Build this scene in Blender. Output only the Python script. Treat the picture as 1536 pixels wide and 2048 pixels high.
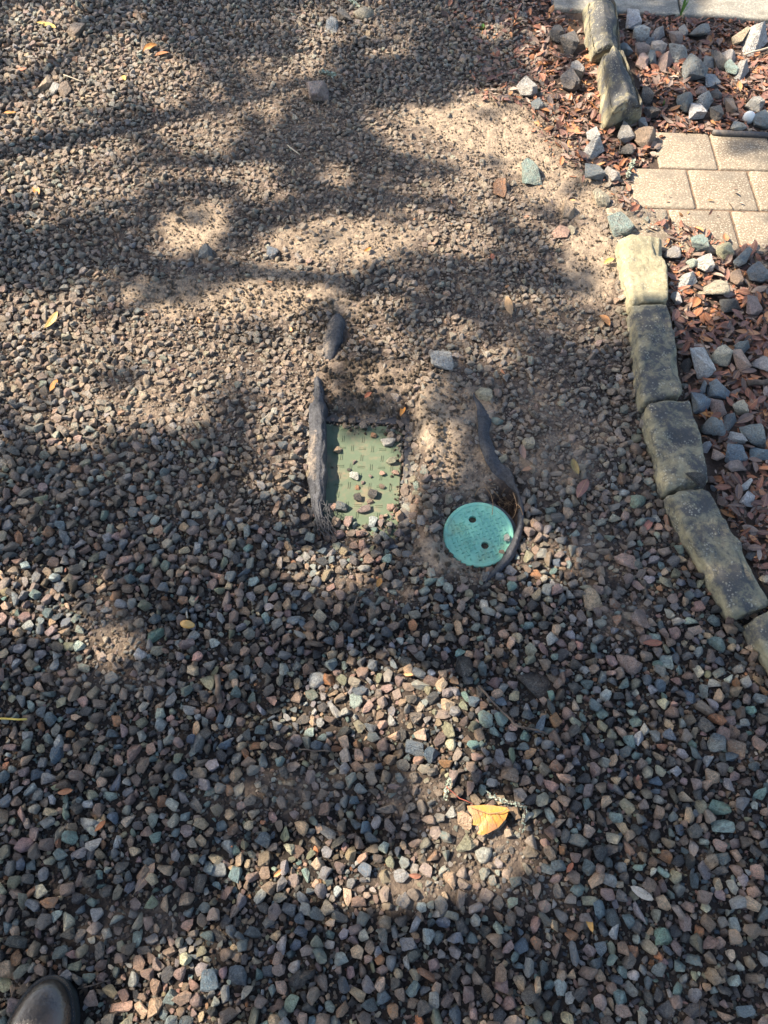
import bpy, bmesh, math, random
import numpy as np
from mathutils import Vector, Matrix, Euler

random.seed(7)
rng = np.random.default_rng(7)
for o in list(bpy.data.objects):
    bpy.data.objects.remove(o)
scene = bpy.context.scene
COL = scene.collection

# ------------------------------------------------------------------ camera
CAM_H = 1.5
THETA = math.radians(31.0)          # from straight down
FPX = 1538.0                        # focal length in photo pixels (1536 x 2048)
cam_d = bpy.data.cameras.new("camera")
cam_d.sensor_fit = 'VERTICAL'
cam_d.sensor_height = 24.0
cam_d.lens = 24.0 * FPX / 2048.0
cam_d.clip_start = 0.05
cam_d.clip_end = 400.0
cam = bpy.data.objects.new("camera", cam_d)
COL.objects.link(cam)
cam.location = (0, 0, CAM_H)
cam.rotation_euler = (THETA, 0, 0)
scene.camera = cam

# ------------------------------------------------------------------ sky and sun
SUN_EL = math.radians(44.0)
SUN_A = math.radians(14.0)          # sun stands to the left (-x), a little away (+y)
SUN = Vector((-math.cos(SUN_A) * math.cos(SUN_EL), math.sin(SUN_A) * math.cos(SUN_EL), math.sin(SUN_EL)))
world = bpy.data.worlds.new("World")
scene.world = world
world.use_nodes = True
wn = world.node_tree
sky = wn.nodes.new("ShaderNodeTexSky")
sky.sky_type = 'NISHITA'
sky.sun_disc = False
sky.sun_elevation = SUN_EL
sky.sun_rotation = math.atan2(SUN.x, SUN.y)
sky.air_density = 1.0
sky.dust_density = 2.0
sky.ozone_density = 0.3
wn.links.new(sky.outputs[0], wn.nodes["Background"].inputs[0])
wn.nodes["Background"].inputs[1].default_value = 0.105
sun_d = bpy.data.lights.new("sun", 'SUN')
sun_d.energy = 5.0
sun_d.angle = math.radians(0.53)
sun_d.color = (1.0, 0.865, 0.69)
sun_o = bpy.data.objects.new("sun", sun_d)
COL.objects.link(sun_o)
sun_o.rotation_euler = SUN.to_track_quat('Z', 'Y').to_euler()
vs = scene.view_settings
vs.view_transform = 'Standard'
vs.look = 'None'
vs.gamma = 1.0
vs.use_curve_mapping = False
vs.exposure = 1.72

# ------------------------------------------------------------------ mapping photo pixel <-> place
S_, C_ = math.sin(THETA), math.cos(THETA)

def at(px, py, z=0.0):
    a = (px - 768.0) / FPX
    v = (1024.0 - py) / FPX
    d = Vector((a, v * C_ + S_, v * S_ - C_))
    t = (z - CAM_H) / d.z
    return Vector((d.x * t, d.y * t, z))

def proj(x, y, z=0.0):
    dz = z - CAM_H
    dep = y * S_ - dz * C_
    dep = np.maximum(dep, 0.2)
    return 768.0 + FPX * x / dep, 1024.0 - FPX * (y * C_ + dz * S_) / dep, dep

# ------------------------------------------------------------------ numpy noise
def vnoise(x, y, sc, seed=0):
    r = np.random.default_rng(1000 + seed).random((256, 256))
    X, Y = np.asarray(x) / sc + 77.3, np.asarray(y) / sc + 51.7
    xi, yi = np.floor(X).astype(int), np.floor(Y).astype(int)
    fx, fy = X - xi, Y - yi
    fx, fy = fx * fx * (3 - 2 * fx), fy * fy * (3 - 2 * fy)
    x0, x1, y0, y1 = xi & 255, (xi + 1) & 255, yi & 255, (yi + 1) & 255
    return (r[y0, x0] * (1 - fx) + r[y0, x1] * fx) * (1 - fy) + (r[y1, x0] * (1 - fx) + r[y1, x1] * fx) * fy

def fbm(x, y, sc, seed=0, n=4):
    s, a, t = 0, 1.0, 0
    for k in range(n):
        s = s + a * (vnoise(x, y, sc / 2 ** k, seed + k) - 0.5)
        t += a
        a *= 0.55
    return s / t * 2

def sstep(a, b, x):
    t = np.clip((x - a) / (b - a), 0, 1)
    return t * t * (3 - 2 * t)

def ell(px, py, lst, soft=0.45):
    """max over soft ellipses (cx, cy, rx, ry, strength[, rotation degrees])"""
    out = np.zeros_like(np.asarray(px, float))
    for e in lst:
        cx, cy, rx, ry, s = e[:5]
        a = math.radians(e[5]) if len(e) > 5 else 0.0
        dx, dy = px - cx, py - cy
        u = (dx * math.cos(a) + dy * math.sin(a)) / rx
        v = (-dx * math.sin(a) + dy * math.cos(a)) / ry
        d = np.sqrt(u * u + v * v)
        out = np.maximum(out, s * (1 - sstep(1 - soft, 1 + soft, d)))
    return out

def inpoly(px, py, poly):
    px, py = np.asarray(px, float), np.asarray(py, float)
    r = np.zeros(px.shape, bool)
    n = len(poly)
    for i in range(n):
        x0, y0 = poly[i]
        x1, y1 = poly[(i + 1) % n]
        c = (y0 > py) != (y1 > py)
        with np.errstate(divide='ignore', invalid='ignore'):
            xx = (x1 - x0) * (py - y0) / (y1 - y0 + 1e-12) + x0
        r ^= c & (px < xx)
    return r

# ------------------------------------------------------------------ regions of the ground, in photo pixels
BARE_AND_LIT = [(385, 450, 90, 66, .92), (345, 590, 120, 50, .85), (980, 262, 175, 62, .97, 8), (1085, 325, 130, 34, .95), (1150, 390, 120, 75, .85),
        (1195, 530, 62, 95, .95), (885, 880, 52, 150, 1), (740, 770, 120, 75, .95), (690, 480, 170, 62, .78), (560, 600, 210, 62, .8),
        (300, 810, 120, 45, .55), (560, 215, 240, 120, .5), (800, 340, 320, 130, .5), (950, 580, 220, 70, .42), (1080, 640, 160, 60, .5),
        (1080, 930, 130, 80, .62), (1060, 770, 120, 60, .5), (905, 1110, 75, 55, .95), (240, 1265, 75, 60, .6), (1195, 1120, 60, 60, .5),
        (1240, 1230, 60, 60, .5), (240, 1350, 120, 50, .42), (560, 1575, 150, 60, .5), (830, 1600, 80, 60, .55), (1020, 1790, 140, 50, .45),
        (250, 1850, 110, 60, .4), (960, 330, 100, 40, .6), (480, 1010, 120, 50, .4), (1120, 870, 110, 60, .5), (930, 950, 60, 80, .85),
        (330, 290, 150, 70, .35), (1190, 300, 60, 40, .7), (980, 1680, 120, 50, .5), (880, 1762, 190, 52, .5, -10), (790, 1415, 120, 50, .34), (440, 490, 110, 55, .6), (700, 1190, 130, 40, .4), (940, 820, 40, 60, .8)]  # bare soil; on lower sun patches it also puts sun brightness into the colour
BED_POLY = [(1030, -60), (1060, 60), (1090, 170), (1150, 270), (1215, 345), (1265, 345), (1322, 335), (1324, 270), (1700, 270), (1700, 20), (1180, -60)]
BED_POLY2 = [(1325, 440), (1345, 600), (1372, 780), (1425, 960), (1560, 1225), (1900, 1225), (1900, 470)]
PAVE_POLY = [(1324, 268), (1800, 275), (1800, 520), (1470, 492), (1330, 440), (1262, 405), (1264, 340), (1324, 338)]
LITTER = [(1380, 160, 240, 130, 1), (1110, 160, 70, 170, .75, -20), (1245, 318, 80, 45, 1), (1290, 300, 60, 50, 1), (1450, 700, 130, 260, 1), (1360, 520, 60, 90, 1),
          (1540, 1000, 120, 160, 1), (1060, 40, 60, 60, .6), (990, 40, 90, 50, .3), (1010, 150, 70, 60, .3), (1290, 400, 60, 24, .7), (1370, 465, 70, 25, .9)]

def blocked(px, py):
    b = np.zeros(np.asarray(px).shape, bool)
    for p in BLOCK:
        b |= inpoly(px, py, p)
    return b

BLOCK = [
    [(648, 838), (772, 847), (806, 905), (800, 1006), (770, 1022), (742, 1036), (715, 1044), (690, 1030), (672, 1034), (656, 1016)],                  # rectangular lid
    [(887 + 72 + 75 * math.cos(a) - 1, 1068 + 69 * math.sin(a)) for a in np.linspace(0, 2 * math.pi, 24)],      # round lid
    [(630, 752), (645, 752), (656, 830), (654, 1056), (640, 1050), (630, 960), (630, 860), (626, 800)],         # fabric
    [(662, 634), (688, 640), (694, 670), (672, 718), (654, 714)],
    [(945, 784), (968, 812), (990, 840), (985, 880), (1002, 930), (1030, 970), (1045, 1010), (1010, 985), (975, 940), (955, 880)],
    [(985, 985), (1030, 985), (1052, 1030), (1030, 1095), (1002, 1010)],
    [(30, 2060), (40, 2000), (80, 1952), (120, 1946), (160, 1975), (178, 2060)],                                # boot
    [(1330, 280), (1800, 290), (1800, 505), (1470, 480), (1340, 430), (1290, 395), (1280, 352)],                 # pavers
    [(1100, -20), (1800, -10), (1800, 55), (1536, 44), (1240, 30), (1115, 24)],                                  # walk
]
EDGE = [   # four top corners (far left, far right, near right, near left) in photo pixels, top height, lean, dark share
    dict(c=[(1180, -6), (1228, -10), (1240, 84), (1196, 90)], b=[(1160, 10), (1240, 4), (1246, 116), (1174, 128)], h=.085, dark=.54, lab='tall mossy edging stone at the concrete walk, farthest of the row', olive=.6, ridge=.3),
    dict(c=[(1212, 92), (1242, 86), (1285, 188), (1234, 203)], b=[(1190, 140), (1260, 128), (1292, 246), (1200, 260)], h=.115, dark=.56, lab='tall dark mossy edging stone with a ridged top, in front of the farthest one', olive=.7, ridge=.45),
    dict(c=[(1240, 471), (1327, 462), (1342, 594), (1266, 602)], h=.055, dark=.24, lab='sunlit yellow edging stone at the corner of the brick pavers', olive=.3, ridge=0),
    dict(c=[(1264, 606), (1339, 602), (1368, 776), (1288, 800)], h=.055, dark=.50, lab='long dark edging stone with a chipped diagonal step, below the sunlit yellow one', olive=.25, ridge=0),
    dict(c=[(1294, 804), (1380, 793), (1424, 950), (1334, 978)], h=.055, dark=.49, lab='speckled edging stone with a black wet rock on its near end', olive=.25, ridge=0),
    dict(c=[(1338, 986), (1420, 968), (1546, 1200), (1466, 1226)], h=.05, dark=.50, lab='longest slanting edging stone with blue-black stains near the right border', olive=.25, ridge=0),
    dict(c=[(1496, 1236), (1580, 1206), (1690, 1390), (1600, 1420)], h=.05, dark=.5, lab='edging stone cut off by the right border, nearest of the row', olive=.4, ridge=0),
]
for e in EDGE:
    h = e['h']
    lo = [proj(*(at(p[0], p[1], h).xy), 0.0)[:2] for p in e['c']]
    c = e['c']
    BLOCK.append([c[0], c[1], c[2], lo[2], lo[3], lo[0]])

def bare(px, py):
    px, py = np.asarray(px, float), np.asarray(py, float)
    px, py = px + 55 * fbm(px, py, 130, 61, 4), py + 40 * fbm(px, py, 130, 67, 4)
    mid = ell(px, py, [(720, 480, 560, 440, .34)], .5)
    return np.clip(np.maximum(ell(px, py, BARE_AND_LIT, .5), mid), 0, 1)

# ------------------------------------------------------------------ ground heights
LID_Z = -0.024
LID_C = at(719, 962, LID_Z)
LID_ROT = math.radians(-3.0)
LID_W, LID_L = 0.196, 0.335
cl, sl = math.cos(LID_ROT), math.sin(LID_ROT)

def lid_local(x, y):
    dx, dy = x - LID_C.x, y - LID_C.y
    return dx * cl + dy * sl, -dx * sl + dy * cl

RL_C = at(957, 1068, -0.004)
RL_R = 0.079
RL_M = Matrix.Translation(RL_C) @ Euler((math.radians(7), math.radians(-4), 0)).to_matrix().to_4x4()
HOL = at(1012, 1008, 0)

def H(x, y):
    x, y = np.asarray(x, float), np.asarray(y, float)
    px, py, _ = proj(x, y)
    h = 0.010 * fbm(x, y, 0.5, 3, 3) + 0.0045 * fbm(x, y, 0.09, 9, 3)
    b = bare(px, py)
    h = h + 0.006 * b
    u, v = lid_local(x, y)
    # ridge between the boxes, soil heap beyond the lid
    h = h + 0.014 * ell(px, py, [(862, 890, 20, 130, 1)], .7) + 0.010 * ell(px, py, [(720, 745, 110, 48, 1)], .7)
    du = np.maximum(np.abs(u) - LID_W / 2 - 0.008, 0)
    dv = np.maximum(np.abs(v) - LID_L / 2 - 0.008, 0)
    d = np.sqrt(du * du + dv * dv)
    near = 1 - sstep(0.0, 0.05, d)
    # the near (south) end of the lid is buried
    bury = sstep(-LID_L / 2 + 0.05, -LID_L / 2 + 0.005, v) * (np.abs(u) < LID_W)
    pit = LID_Z - 0.018 + 0.022 * bury
    edge = LID_Z - 0.004
    inside = d <= 1e-6
    h = np.where(inside, pit, h * (1 - near) + edge * near)
    # round box
    q = np.sqrt((x - RL_C.x) ** 2 + (y - RL_C.y) ** 2)
    n2 = 1 - sstep(RL_R + 0.002, RL_R + 0.035, q)
    h = h * (1 - n2) + (RL_C.z - 0.011) * n2
    h = np.where(q < RL_R - 0.004, RL_C.z - 0.032, h)
    q2 = np.sqrt(((x - HOL.x) / 0.8) ** 2 + (y - HOL.y) ** 2)
    h = h - 0.034 * (1 - sstep(0.01, 0.05, q2)) * (q >= RL_R - 0.004)
    # paved and walk area: the soil lies below the pavers
    pv = inpoly(px, py, PAVE_POLY)
    h = np.where(pv, np.minimum(h, -0.035), h)
    wk = inpoly(px, py, [(1080, -400), (2400, -400), (2400, 40), (1536, 48), (1240, 30), (1100, 26)])
    h = np.where(wk, -0.03, h)
    return h

def H1(x, y):
    return float(H(np.array([x]), np.array([y]))[0])

def Hs1(x, y):
    h = H1(x, y)
    u, v = lid_local(x, y)
    if abs(u) < LID_W / 2 and abs(v) < LID_L / 2:
        h = max(h, LID_Z)
    if math.hypot(x - RL_C.x, y - RL_C.y) < RL_R:
        h = max(h, RL_C.z + 0.004)
    return h

# ------------------------------------------------------------------ node helpers
class NT:
    def __init__(self, name):
        self.m = bpy.data.materials.new(name)
        self.m.use_nodes = True
        self.t = self.m.node_tree
        self.b = self.t.nodes["Principled BSDF"]
    def n(self, typ, **kw):
        nd = self.t.nodes.new(typ)
        for k, v in kw.items():
            if k.startswith('i_'):
                nd.inputs[k[2:].replace('_', ' ')].default_value = v
            else:
                setattr(nd, k, v)
        return nd
    def l(self, a, b):
        self.t.links.new(a, b)
    def val(self, x, sock):
        if isinstance(x, (int, float)):
            sock.default_value = x
        elif isinstance(x, (tuple, list)):
            sock.default_value = tuple(x) + ((1,) if len(x) == 3 and len(sock.default_value) == 4 else ())
        else:
            self.l(x, sock)
    def math(self, op, a, b=None, clamp=False):
        nd = self.n("ShaderNodeMath", operation=op, use_clamp=clamp)
        self.val(a, nd.inputs[0])
        if b is not None:
            self.val(b, nd.inputs[1])
        return nd.outputs[0]
    def mix(self, f, a, b, blend='MIX'):
        nd = self.n("ShaderNodeMix", data_type='RGBA', blend_type=blend)
        self.val(f, nd.inputs[0])
        self.val(a, nd.inputs[6])
        self.val(b, nd.inputs[7])
        return nd.outputs[2]
    def noise(self, vec, scale, detail=4, rough=.55, dist=0.0):
        nd = self.n("ShaderNodeTexNoise")
        self.l(vec, nd.inputs['Vector'])
        nd.inputs['Scale'].default_value = scale
        nd.inputs['Detail'].default_value = detail
        nd.inputs['Roughness'].default_value = rough
        nd.inputs['Distortion'].default_value = dist
        return nd.outputs['Fac']
    def ramp(self, f, lo, hi):
        nd = self.n("ShaderNodeMapRange", clamp=True, interpolation_type='SMOOTHSTEP')
        self.l(f, nd.inputs[0])
        nd.inputs[1].default_value = lo
        nd.inputs[2].default_value = hi
        return nd.outputs[0]
    def bump(self, h, strength, dist, normal=None):
        nd = self.n("ShaderNodeBump")
        nd.inputs['Strength'].default_value = strength
        nd.inputs['Distance'].default_value = dist
        self.l(h, nd.inputs['Height'])
        if normal is not None:
            self.l(normal, nd.inputs['Normal'])
        return nd.outputs[0]
    def attr(self, name, typ='GEOMETRY'):
        nd = self.n("ShaderNodeAttribute", attribute_name=name, attribute_type=typ)
        return nd
    def coords(self, rnd=True):
        tc = self.n("ShaderNodeTexCoord").outputs['Object']
        if not rnd:
            return tc
        oi = self.n("ShaderNodeObjectInfo").outputs['Random']
        s = self.n("ShaderNodeVectorMath", operation='ADD')
        self.l(tc, s.inputs[0])
        k = self.n("ShaderNodeVectorMath", operation='SCALE')
        k.inputs[0].default_value = (37.0, 53.0, 71.0)
        self.l(oi, k.inputs['Scale'])
        self.l(k.outputs[0], s.inputs[1])
        return s.outputs[0]
    def out(self, color, rough=.8, normal=None, spec=.5):
        self.val(color, self.b.inputs['Base Color'])
        self.val(rough, self.b.inputs['Roughness'])
        self.b.inputs['Specular IOR Level'].default_value = spec
        if normal is not None:
            self.l(normal, self.b.inputs['Normal'])
        return self.m

DUST = (.53, .425, .325)

def mat_stone(name, fscale=1.0):
    t = NT(name)
    co = t.coords()
    col = t.attr('col', 'INSTANCER').outputs['Color']
    dust = t.attr('dust', 'INSTANCER').outputs['Fac']
    n1 = t.noise(co, 1.1 * fscale, 5, .6)
    n2 = t.noise(co, 2.6 * fscale, 5, .7, .8)
    n3 = t.noise(co, 7.5 * fscale, 3, .65)
    g = t.math('MULTIPLY_ADD', n2, 2.6)
    t.t.nodes[-1].inputs[2].default_value = -.25
    c = t.mix(1.0, col, t.mix(1.0, (1, 1, 1), g, 'MULTIPLY'), 'MULTIPLY')
    c = t.mix(t.math('MULTIPLY', t.ramp(n1, .52, .72), .45), c, (.19, .13, .085))
    c = t.mix(t.math('MULTIPLY', t.ramp(n3, .53, .66), .50), c, (.42, .41, .36))
    c = t.mix(t.math('MULTIPLY', t.ramp(n3, .46, .32), .65), c, (.015, .015, .016))
    dm = t.math('MULTIPLY', t.math('MULTIPLY', dust, 1.5), t.ramp(t.noise(co, 2.2 * fscale, 4, .7), .30, .66), True)
    c = t.mix(dm, c, DUST)
    h = t.math('ADD', t.math('MULTIPLY', n2, .7), t.math('MULTIPLY', n3, .4))
    nb = t.bump(h, .8, .22)
    r = t.math('MULTIPLY_ADD', dust, .30)
    t.t.nodes[-1].inputs[2].default_value = .40
    return t.out(c, r, nb, .5)

MAT_GRAVEL = mat_stone('gravel_stone_surface')
MAT_ROCK = mat_stone('bed_rock_surface', 1.6)

# soil of the drive
def mat_ground():
    t = NT('driveway_soil')
    tc = t.n("ShaderNodeTexCoord").outputs['Object']
    sand = t.attr('sand').outputs['Fac']
    org = t.attr('org').outputs['Fac']
    n1 = t.noise(tc, 9, 6, .65)
    n2 = t.noise(tc, 70, 5, .7)
    n3 = t.noise(tc, 190, 4, .75)
    wet = t.attr('wet').outputs['Fac']
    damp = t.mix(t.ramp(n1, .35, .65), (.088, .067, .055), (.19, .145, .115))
    damp = t.mix(t.math('MULTIPLY', wet, .85), damp, (.020, .017, .015))  # damp darkening that also stands in for shade in the gravel gaps
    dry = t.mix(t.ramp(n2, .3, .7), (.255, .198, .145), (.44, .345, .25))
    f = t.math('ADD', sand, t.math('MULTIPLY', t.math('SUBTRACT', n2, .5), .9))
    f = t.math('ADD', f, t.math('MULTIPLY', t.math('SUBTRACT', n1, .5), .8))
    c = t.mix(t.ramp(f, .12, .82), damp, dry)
    c = t.mix(t.math('MULTIPLY', t.ramp(n3, .56, .70), .4), c, (.12, .095, .075))
    c = t.mix(org, c, t.mix(n2, (.040, .030, .024), (.12, .082, .062)))
    h = t.math('ADD', t.math('MULTIPLY', n2, 1.0), t.math('MULTIPLY', n3, .45))
    nb = t.bump(h, 1.0, .012)
    return t.out(c, .92, nb, .25)

def mat_plain(name, c1, c2, scale, rough=.8, bump=.3, dist=.002, spec=.4, rnd=True):
    t = NT(name)
    co = t.coords(rnd)
    n1 = t.noise(co, scale, 5, .65)
    n2 = t.noise(co, scale * 6, 4, .65)
    c = t.mix(t.ramp(n1, .3, .7), c1, c2)
    return t.out(c, rough, t.bump(n2, bump, dist), spec)

def mat_leaf(name='dry_leaf_surface'):
    t = NT(name)
    tc = t.n("ShaderNodeTexCoord").outputs['Object']
    co = t.coords()
    col = t.attr('col', 'INSTANCER').outputs['Color']
    n1 = t.noise(co, 4, 4, .6)
    sx = t.n("ShaderNodeSeparateXYZ")
    t.l(tc, sx.inputs[0])
    ay = t.math('ABSOLUTE', sx.outputs[1])
    vein = t.math('SINE', t.math('MULTIPLY', t.math('SUBTRACT', sx.outputs[0], t.math('MULTIPLY', ay, .9)), 38.0))
    g = t.math('MULTIPLY_ADD', n1, 1.1)
    t.t.nodes[-1].inputs[2].default_value = .45
    c = t.mix(1.0, col, t.mix(1.0, (1, 1, 1), g, 'MULTIPLY'), 'MULTIPLY')
    c = t.mix(t.math('MULTIPLY', t.ramp(vein, .72, .98), .22), c, (.07, .04, .02))
    c = t.mix(t.math('MULTIPLY', t.ramp(ay, .03, .008), .6), c, (.40, .27, .14))
    c = t.mix(t.math('MULTIPLY', t.ramp(t.noise(co, 14, 3, .6), .62, .72), .5), c, (.05, .03, .02))
    m = t.out(c, .55, t.bump(t.math('ADD', vein, t.math('MULTIPLY', n1, 3.)), .25, .02), .4)
    return m
MAT_LEAF = mat_leaf()

def mat_edging():
    t = NT('weathered_edging_stone')
    co = t.coords()
    dark = t.attr('dark', 'OBJECT').outputs['Fac']
    olive = t.attr('olive', 'OBJECT').outputs['Fac']
    top = t.attr('top').outputs['Fac']
    rim = t.attr('rim').outputs['Fac']
    n1 = t.noise(co, 15, 6, .66, .4)
    n2 = t.noise(co, 75, 5, .75)
    n3 = t.noise(co, 170, 3, .75)
    base = t.mix(t.ramp(n2, .3, .7), (.22, .195, .13), (.37, .335, .22))
    base = t.mix(t.math('MULTIPLY', olive, t.ramp(n1, .25, .6)), base, t.mix(n2, (.10, .09, .045), (.20, .175, .10)))
    stain = t.mix(n2, (.032, .034, .037), (.10, .10, .098))
    f = t.math('ADD', n1, t.math('MULTIPLY', t.math('SUBTRACT', n2, .5), .75))
    f = t.math('ADD', f, t.math('MULTIPLY', t.math('SUBTRACT', top, .75), .22))
    f = t.math('ADD', f, t.math('SUBTRACT', dark, .5))
    f = t.math('SUBTRACT', f, t.math('MULTIPLY', rim, .07))
    c = t.mix(t.ramp(f, .34, .62), base, stain)
    vo = t.n("ShaderNodeTexVoronoi", feature='F1')
    t.l(co, vo.inputs['Vector'])
    vo.inputs['Scale'].default_value = 155
    spots = t.math('MULTIPLY', t.ramp(vo.outputs['Distance'], .44, .22), t.ramp(t.noise(co, 30, 4, .7), .47, .60))
    c = t.mix(t.math('MULTIPLY', spots, .55), c, (.42, .40, .31))
    c = t.mix(t.math('MULTIPLY', t.ramp(n3, .35, .25), .5), c, (.03, .028, .022))
    h = t.math('ADD', n2, t.math('MULTIPLY', n3, .5))
    return t.out(c, .85, t.bump(h, .8, .004), .35)

def mat_concrete(name, c1, c2, speck=.5):
    t = NT(name)
    tc = t.n("ShaderNodeTexCoord").outputs['Object']
    oi = t.n("ShaderNodeObjectInfo").outputs['Random']
    n1 = t.noise(tc, 7, 5, .6)
    n2 = t.noise(tc, 85, 4, .75)
    n3 = t.noise(tc, 170, 3, .75)
    c = t.mix(t.ramp(n1, .3, .7), c1, c2)
    v = t.math('MULTIPLY_ADD', oi, .34)
    t.t.nodes[-1].inputs[2].default_value = .80
    c = t.mix(1.0, c, t.mix(1.0, (1, 1, 1), v, 'MULTIPLY'), 'MULTIPLY')
    c = t.mix(t.math('MULTIPLY', t.ramp(n2, .50, .66), speck), c, (.15, .12, .08))
    c = t.mix(t.math('MULTIPLY', t.ramp(n3, .52, .64), speck), c, (.62, .56, .44))
    c = t.mix(t.math('MULTIPLY', t.ramp(n3, .47, .36), speck), c, (.12, .10, .07))
    c = t.mix(t.math('MULTIPLY', t.ramp(t.noise(tc, 13, 5, .65), .48, .68), .6), c, (.12, .105, .085))
    return t.out(c, .9, t.bump(t.math('ADD', n2, n3), .5, .0025), .3)

def mat_plastic(name, col, dirt, dirt_amt, rough=.5):
    t = NT(name)
    tc = t.n("ShaderNodeTexCoord").outputs['Object']
    n1 = t.noise(tc, 14, 5, .65, .5)
    n2 = t.noise(tc, 110, 4, .7)
    c = t.mix(t.math('MULTIPLY', t.ramp(n2, .3, .8), .25), col, tuple(x * .55 for x in col))
    f = t.math('ADD', n1, t.math('MULTIPLY', t.math('SUBTRACT', n2, .5), .35))
    c = t.mix(t.math('MULTIPLY', t.ramp(f, .46, .70), dirt_amt), c, dirt)
    c = t.mix(t.math('MULTIPLY', t.ramp(n2, .66, .74), .5), c, (.12, .09, .06))
    r = t.math('MULTIPLY_ADD', t.ramp(f, .46, .7), .3)
    t.t.nodes[-1].inputs[2].default_value = rough
    return t.out(c, r, t.bump(n2, .25, .0012), .5)

def mat_fabric():
    t = NT('black_weed_fabric')
    tc = t.n("ShaderNodeTexCoord").outputs['Object']
    n1 = t.noise(tc, 16, 5, .65, .4)
    n2 = t.noise(tc, 120, 4, .7)
    wv = t.n("ShaderNodeTexVoronoi", feature='F1')
    t.l(tc, wv.inputs['Vector'])
    wv.inputs['Scale'].default_value = 420
    dirt = t.attr('dirt').outputs['Fac']
    c = t.mix(t.ramp(n2, .3, .7), (.016, .017, .021), (.058, .060, .070))
    f = t.math('ADD', t.math('ADD', t.math('SUBTRACT', n1, .5), t.math('MULTIPLY', t.math('SUBTRACT', n2, .5), .8)), dirt)
    c = t.mix(t.math('MULTIPLY', t.ramp(f, .25, .75), .9), c, (.27, .21, .15))
    c = t.mix(t.math('MULTIPLY', t.ramp(wv.outputs['Distance'], .32, .12), .16), c, (.30, .30, .30))  # pale weave highlights painted into the fabric colour
    return t.out(c, .62, t.bump(t.math('ADD', wv.outputs['Distance'], n2), .6, .003), .45)

MAT_GROUND = mat_ground()
MAT_EDGE = mat_edging()
MAT_PAVER = mat_concrete('tan_paver_concrete', (.19, .152, .112), (.30, .245, .18), .6)
MAT_WALK = mat_concrete('pale_walk_concrete', (.19, .185, .165), (.27, .265, .23), .4)
MAT_JOINT = mat_plain('joint_sand', (.075, .052, .036), (.20, .135, .09), 60, .95, .5, .003)
MAT_TEAL = mat_plastic('teal_green_plastic', (.205, .50, .385), (.22, .27, .17), .5, .62)
MAT_OLIVE = mat_plastic('faded_green_plastic', (.085, .116, .070), (.185, .15, .10), .95, .7)
MAT_BLACKP = mat_plastic('grey_black_plastic', (.05, .05, .055), (.25, .2, .145), .55, .55)
MAT_FABRIC = mat_fabric()
MAT_SOIL = mat_plain('soil_crumb', (.10, .080, .062), (.24, .185, .135), 3, .95, .6, .2, .2)
MAT_DARKSOIL = mat_plain('dark_root_soil', (.022, .016, .012), (.06, .042, .032), 40, .95, .6, .004, .2)
MAT_TWIG = mat_plain('twig_bark', (.06, .045, .035), (.16, .12, .09), 50, .85, .6, .003)
MAT_PALETWIG = mat_plain('pale_dry_stem', (.36, .30, .21), (.52, .46, .36), 60, .8, .3, .002)
MAT_ROOT = mat_plain('fine_brown_root', (.16, .09, .045), (.36, .22, .11), 60, .7, .3, .002)
MAT_REDTHREAD = mat_plain('red_stem', (.22, .05, .035), (.34, .10, .06), 60, .6, .2, .002)
MAT_LICHEN = mat_plain('grey_green_lichen', (.27, .32, .25), (.50, .56, .45), 90, .9, .8, .004)
MAT_YELLOW = mat_plain('yellow_stalk', (.50, .34, .05), (.66, .50, .12), 60, .55, .3, .002)
MAT_GREEN = mat_plain('green_weed_leaf', (.07, .17, .03), (.16, .30, .06), 40, .6, .3, .002)
MAT_BARK = mat_plain('oak_bark', (.07, .055, .045), (.17, .14, .115), 14, .9, .9, .02)
MAT_CROWN = mat_plain('oak_foliage', (.035, .07, .02), (.08, .12, .035), 3, .6, .2, .01)

# ------------------------------------------------------------------ object helpers
def link(o, parent=None):
    COL.objects.link(o)
    if parent is not None:
        o.parent = parent
    return o

def obj_from(name, verts, faces, mat=None, parent=None, smooth=False):
    me = bpy.data.meshes.new(name)
    me.from_pydata([tuple(v) for v in verts], [], faces)
    me.update()
    if smooth:
        me.polygons.foreach_set('use_smooth', [True] * len(me.polygons))
    if mat:
        me.materials.append(mat)
    return link(bpy.data.objects.new(name, me), parent)

def obj_bm(name, bm, mat=None, parent=None, smooth=False):
    me = bpy.data.meshes.new(name)
    bm.to_mesh(me)
    bm.free()
    if smooth:
        me.polygons.foreach_set('use_smooth', [True] * len(me.polygons))
    if mat:
        me.materials.append(mat)
    return link(bpy.data.objects.new(name, me), parent)

def tag(o, label=None, cat=None, group=None, kind=None):
    if label: o['label'] = label
    if cat: o['category'] = cat
    if group: o['group'] = group
    if kind: o['kind'] = kind
    return o

def empty(name, loc=(0, 0, 0), rz=0.0):
    o = bpy.data.objects.new(name, None)
    o.empty_display_size = 0.05
    o.location = loc
    o.rotation_euler = (0, 0, rz)
    return link(o)

def tube(bm, pts, radii, n=6):
    pts = [Vector(p) for p in pts]
    rings = []
    for i, p in enumerate(pts):
        d = (pts[min(i + 1, len(pts) - 1)] - pts[max(i - 1, 0)]).normalized()
        a = d.cross(Vector((0, 0, 1)))
        if a.length < 1e-3:
            a = d.cross(Vector((1, 0, 0)))
        a.normalize()
        b = d.cross(a)
        r = radii if isinstance(radii, (int, float)) else radii[i]
        rings.append([bm.verts.new(p + (a * math.cos(2 * math.pi * k / n) + b * math.sin(2 * math.pi * k / n)) * r) for k in range(n)])
    for i in range(len(rings) - 1):
        for k in range(n):
            bm.faces.new((rings[i][k], rings[i][(k + 1) % n], rings[i + 1][(k + 1) % n], rings[i + 1][k]))
    bm.faces.new(rings[0][::-1])
    bm.faces.new(rings[-1])

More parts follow.
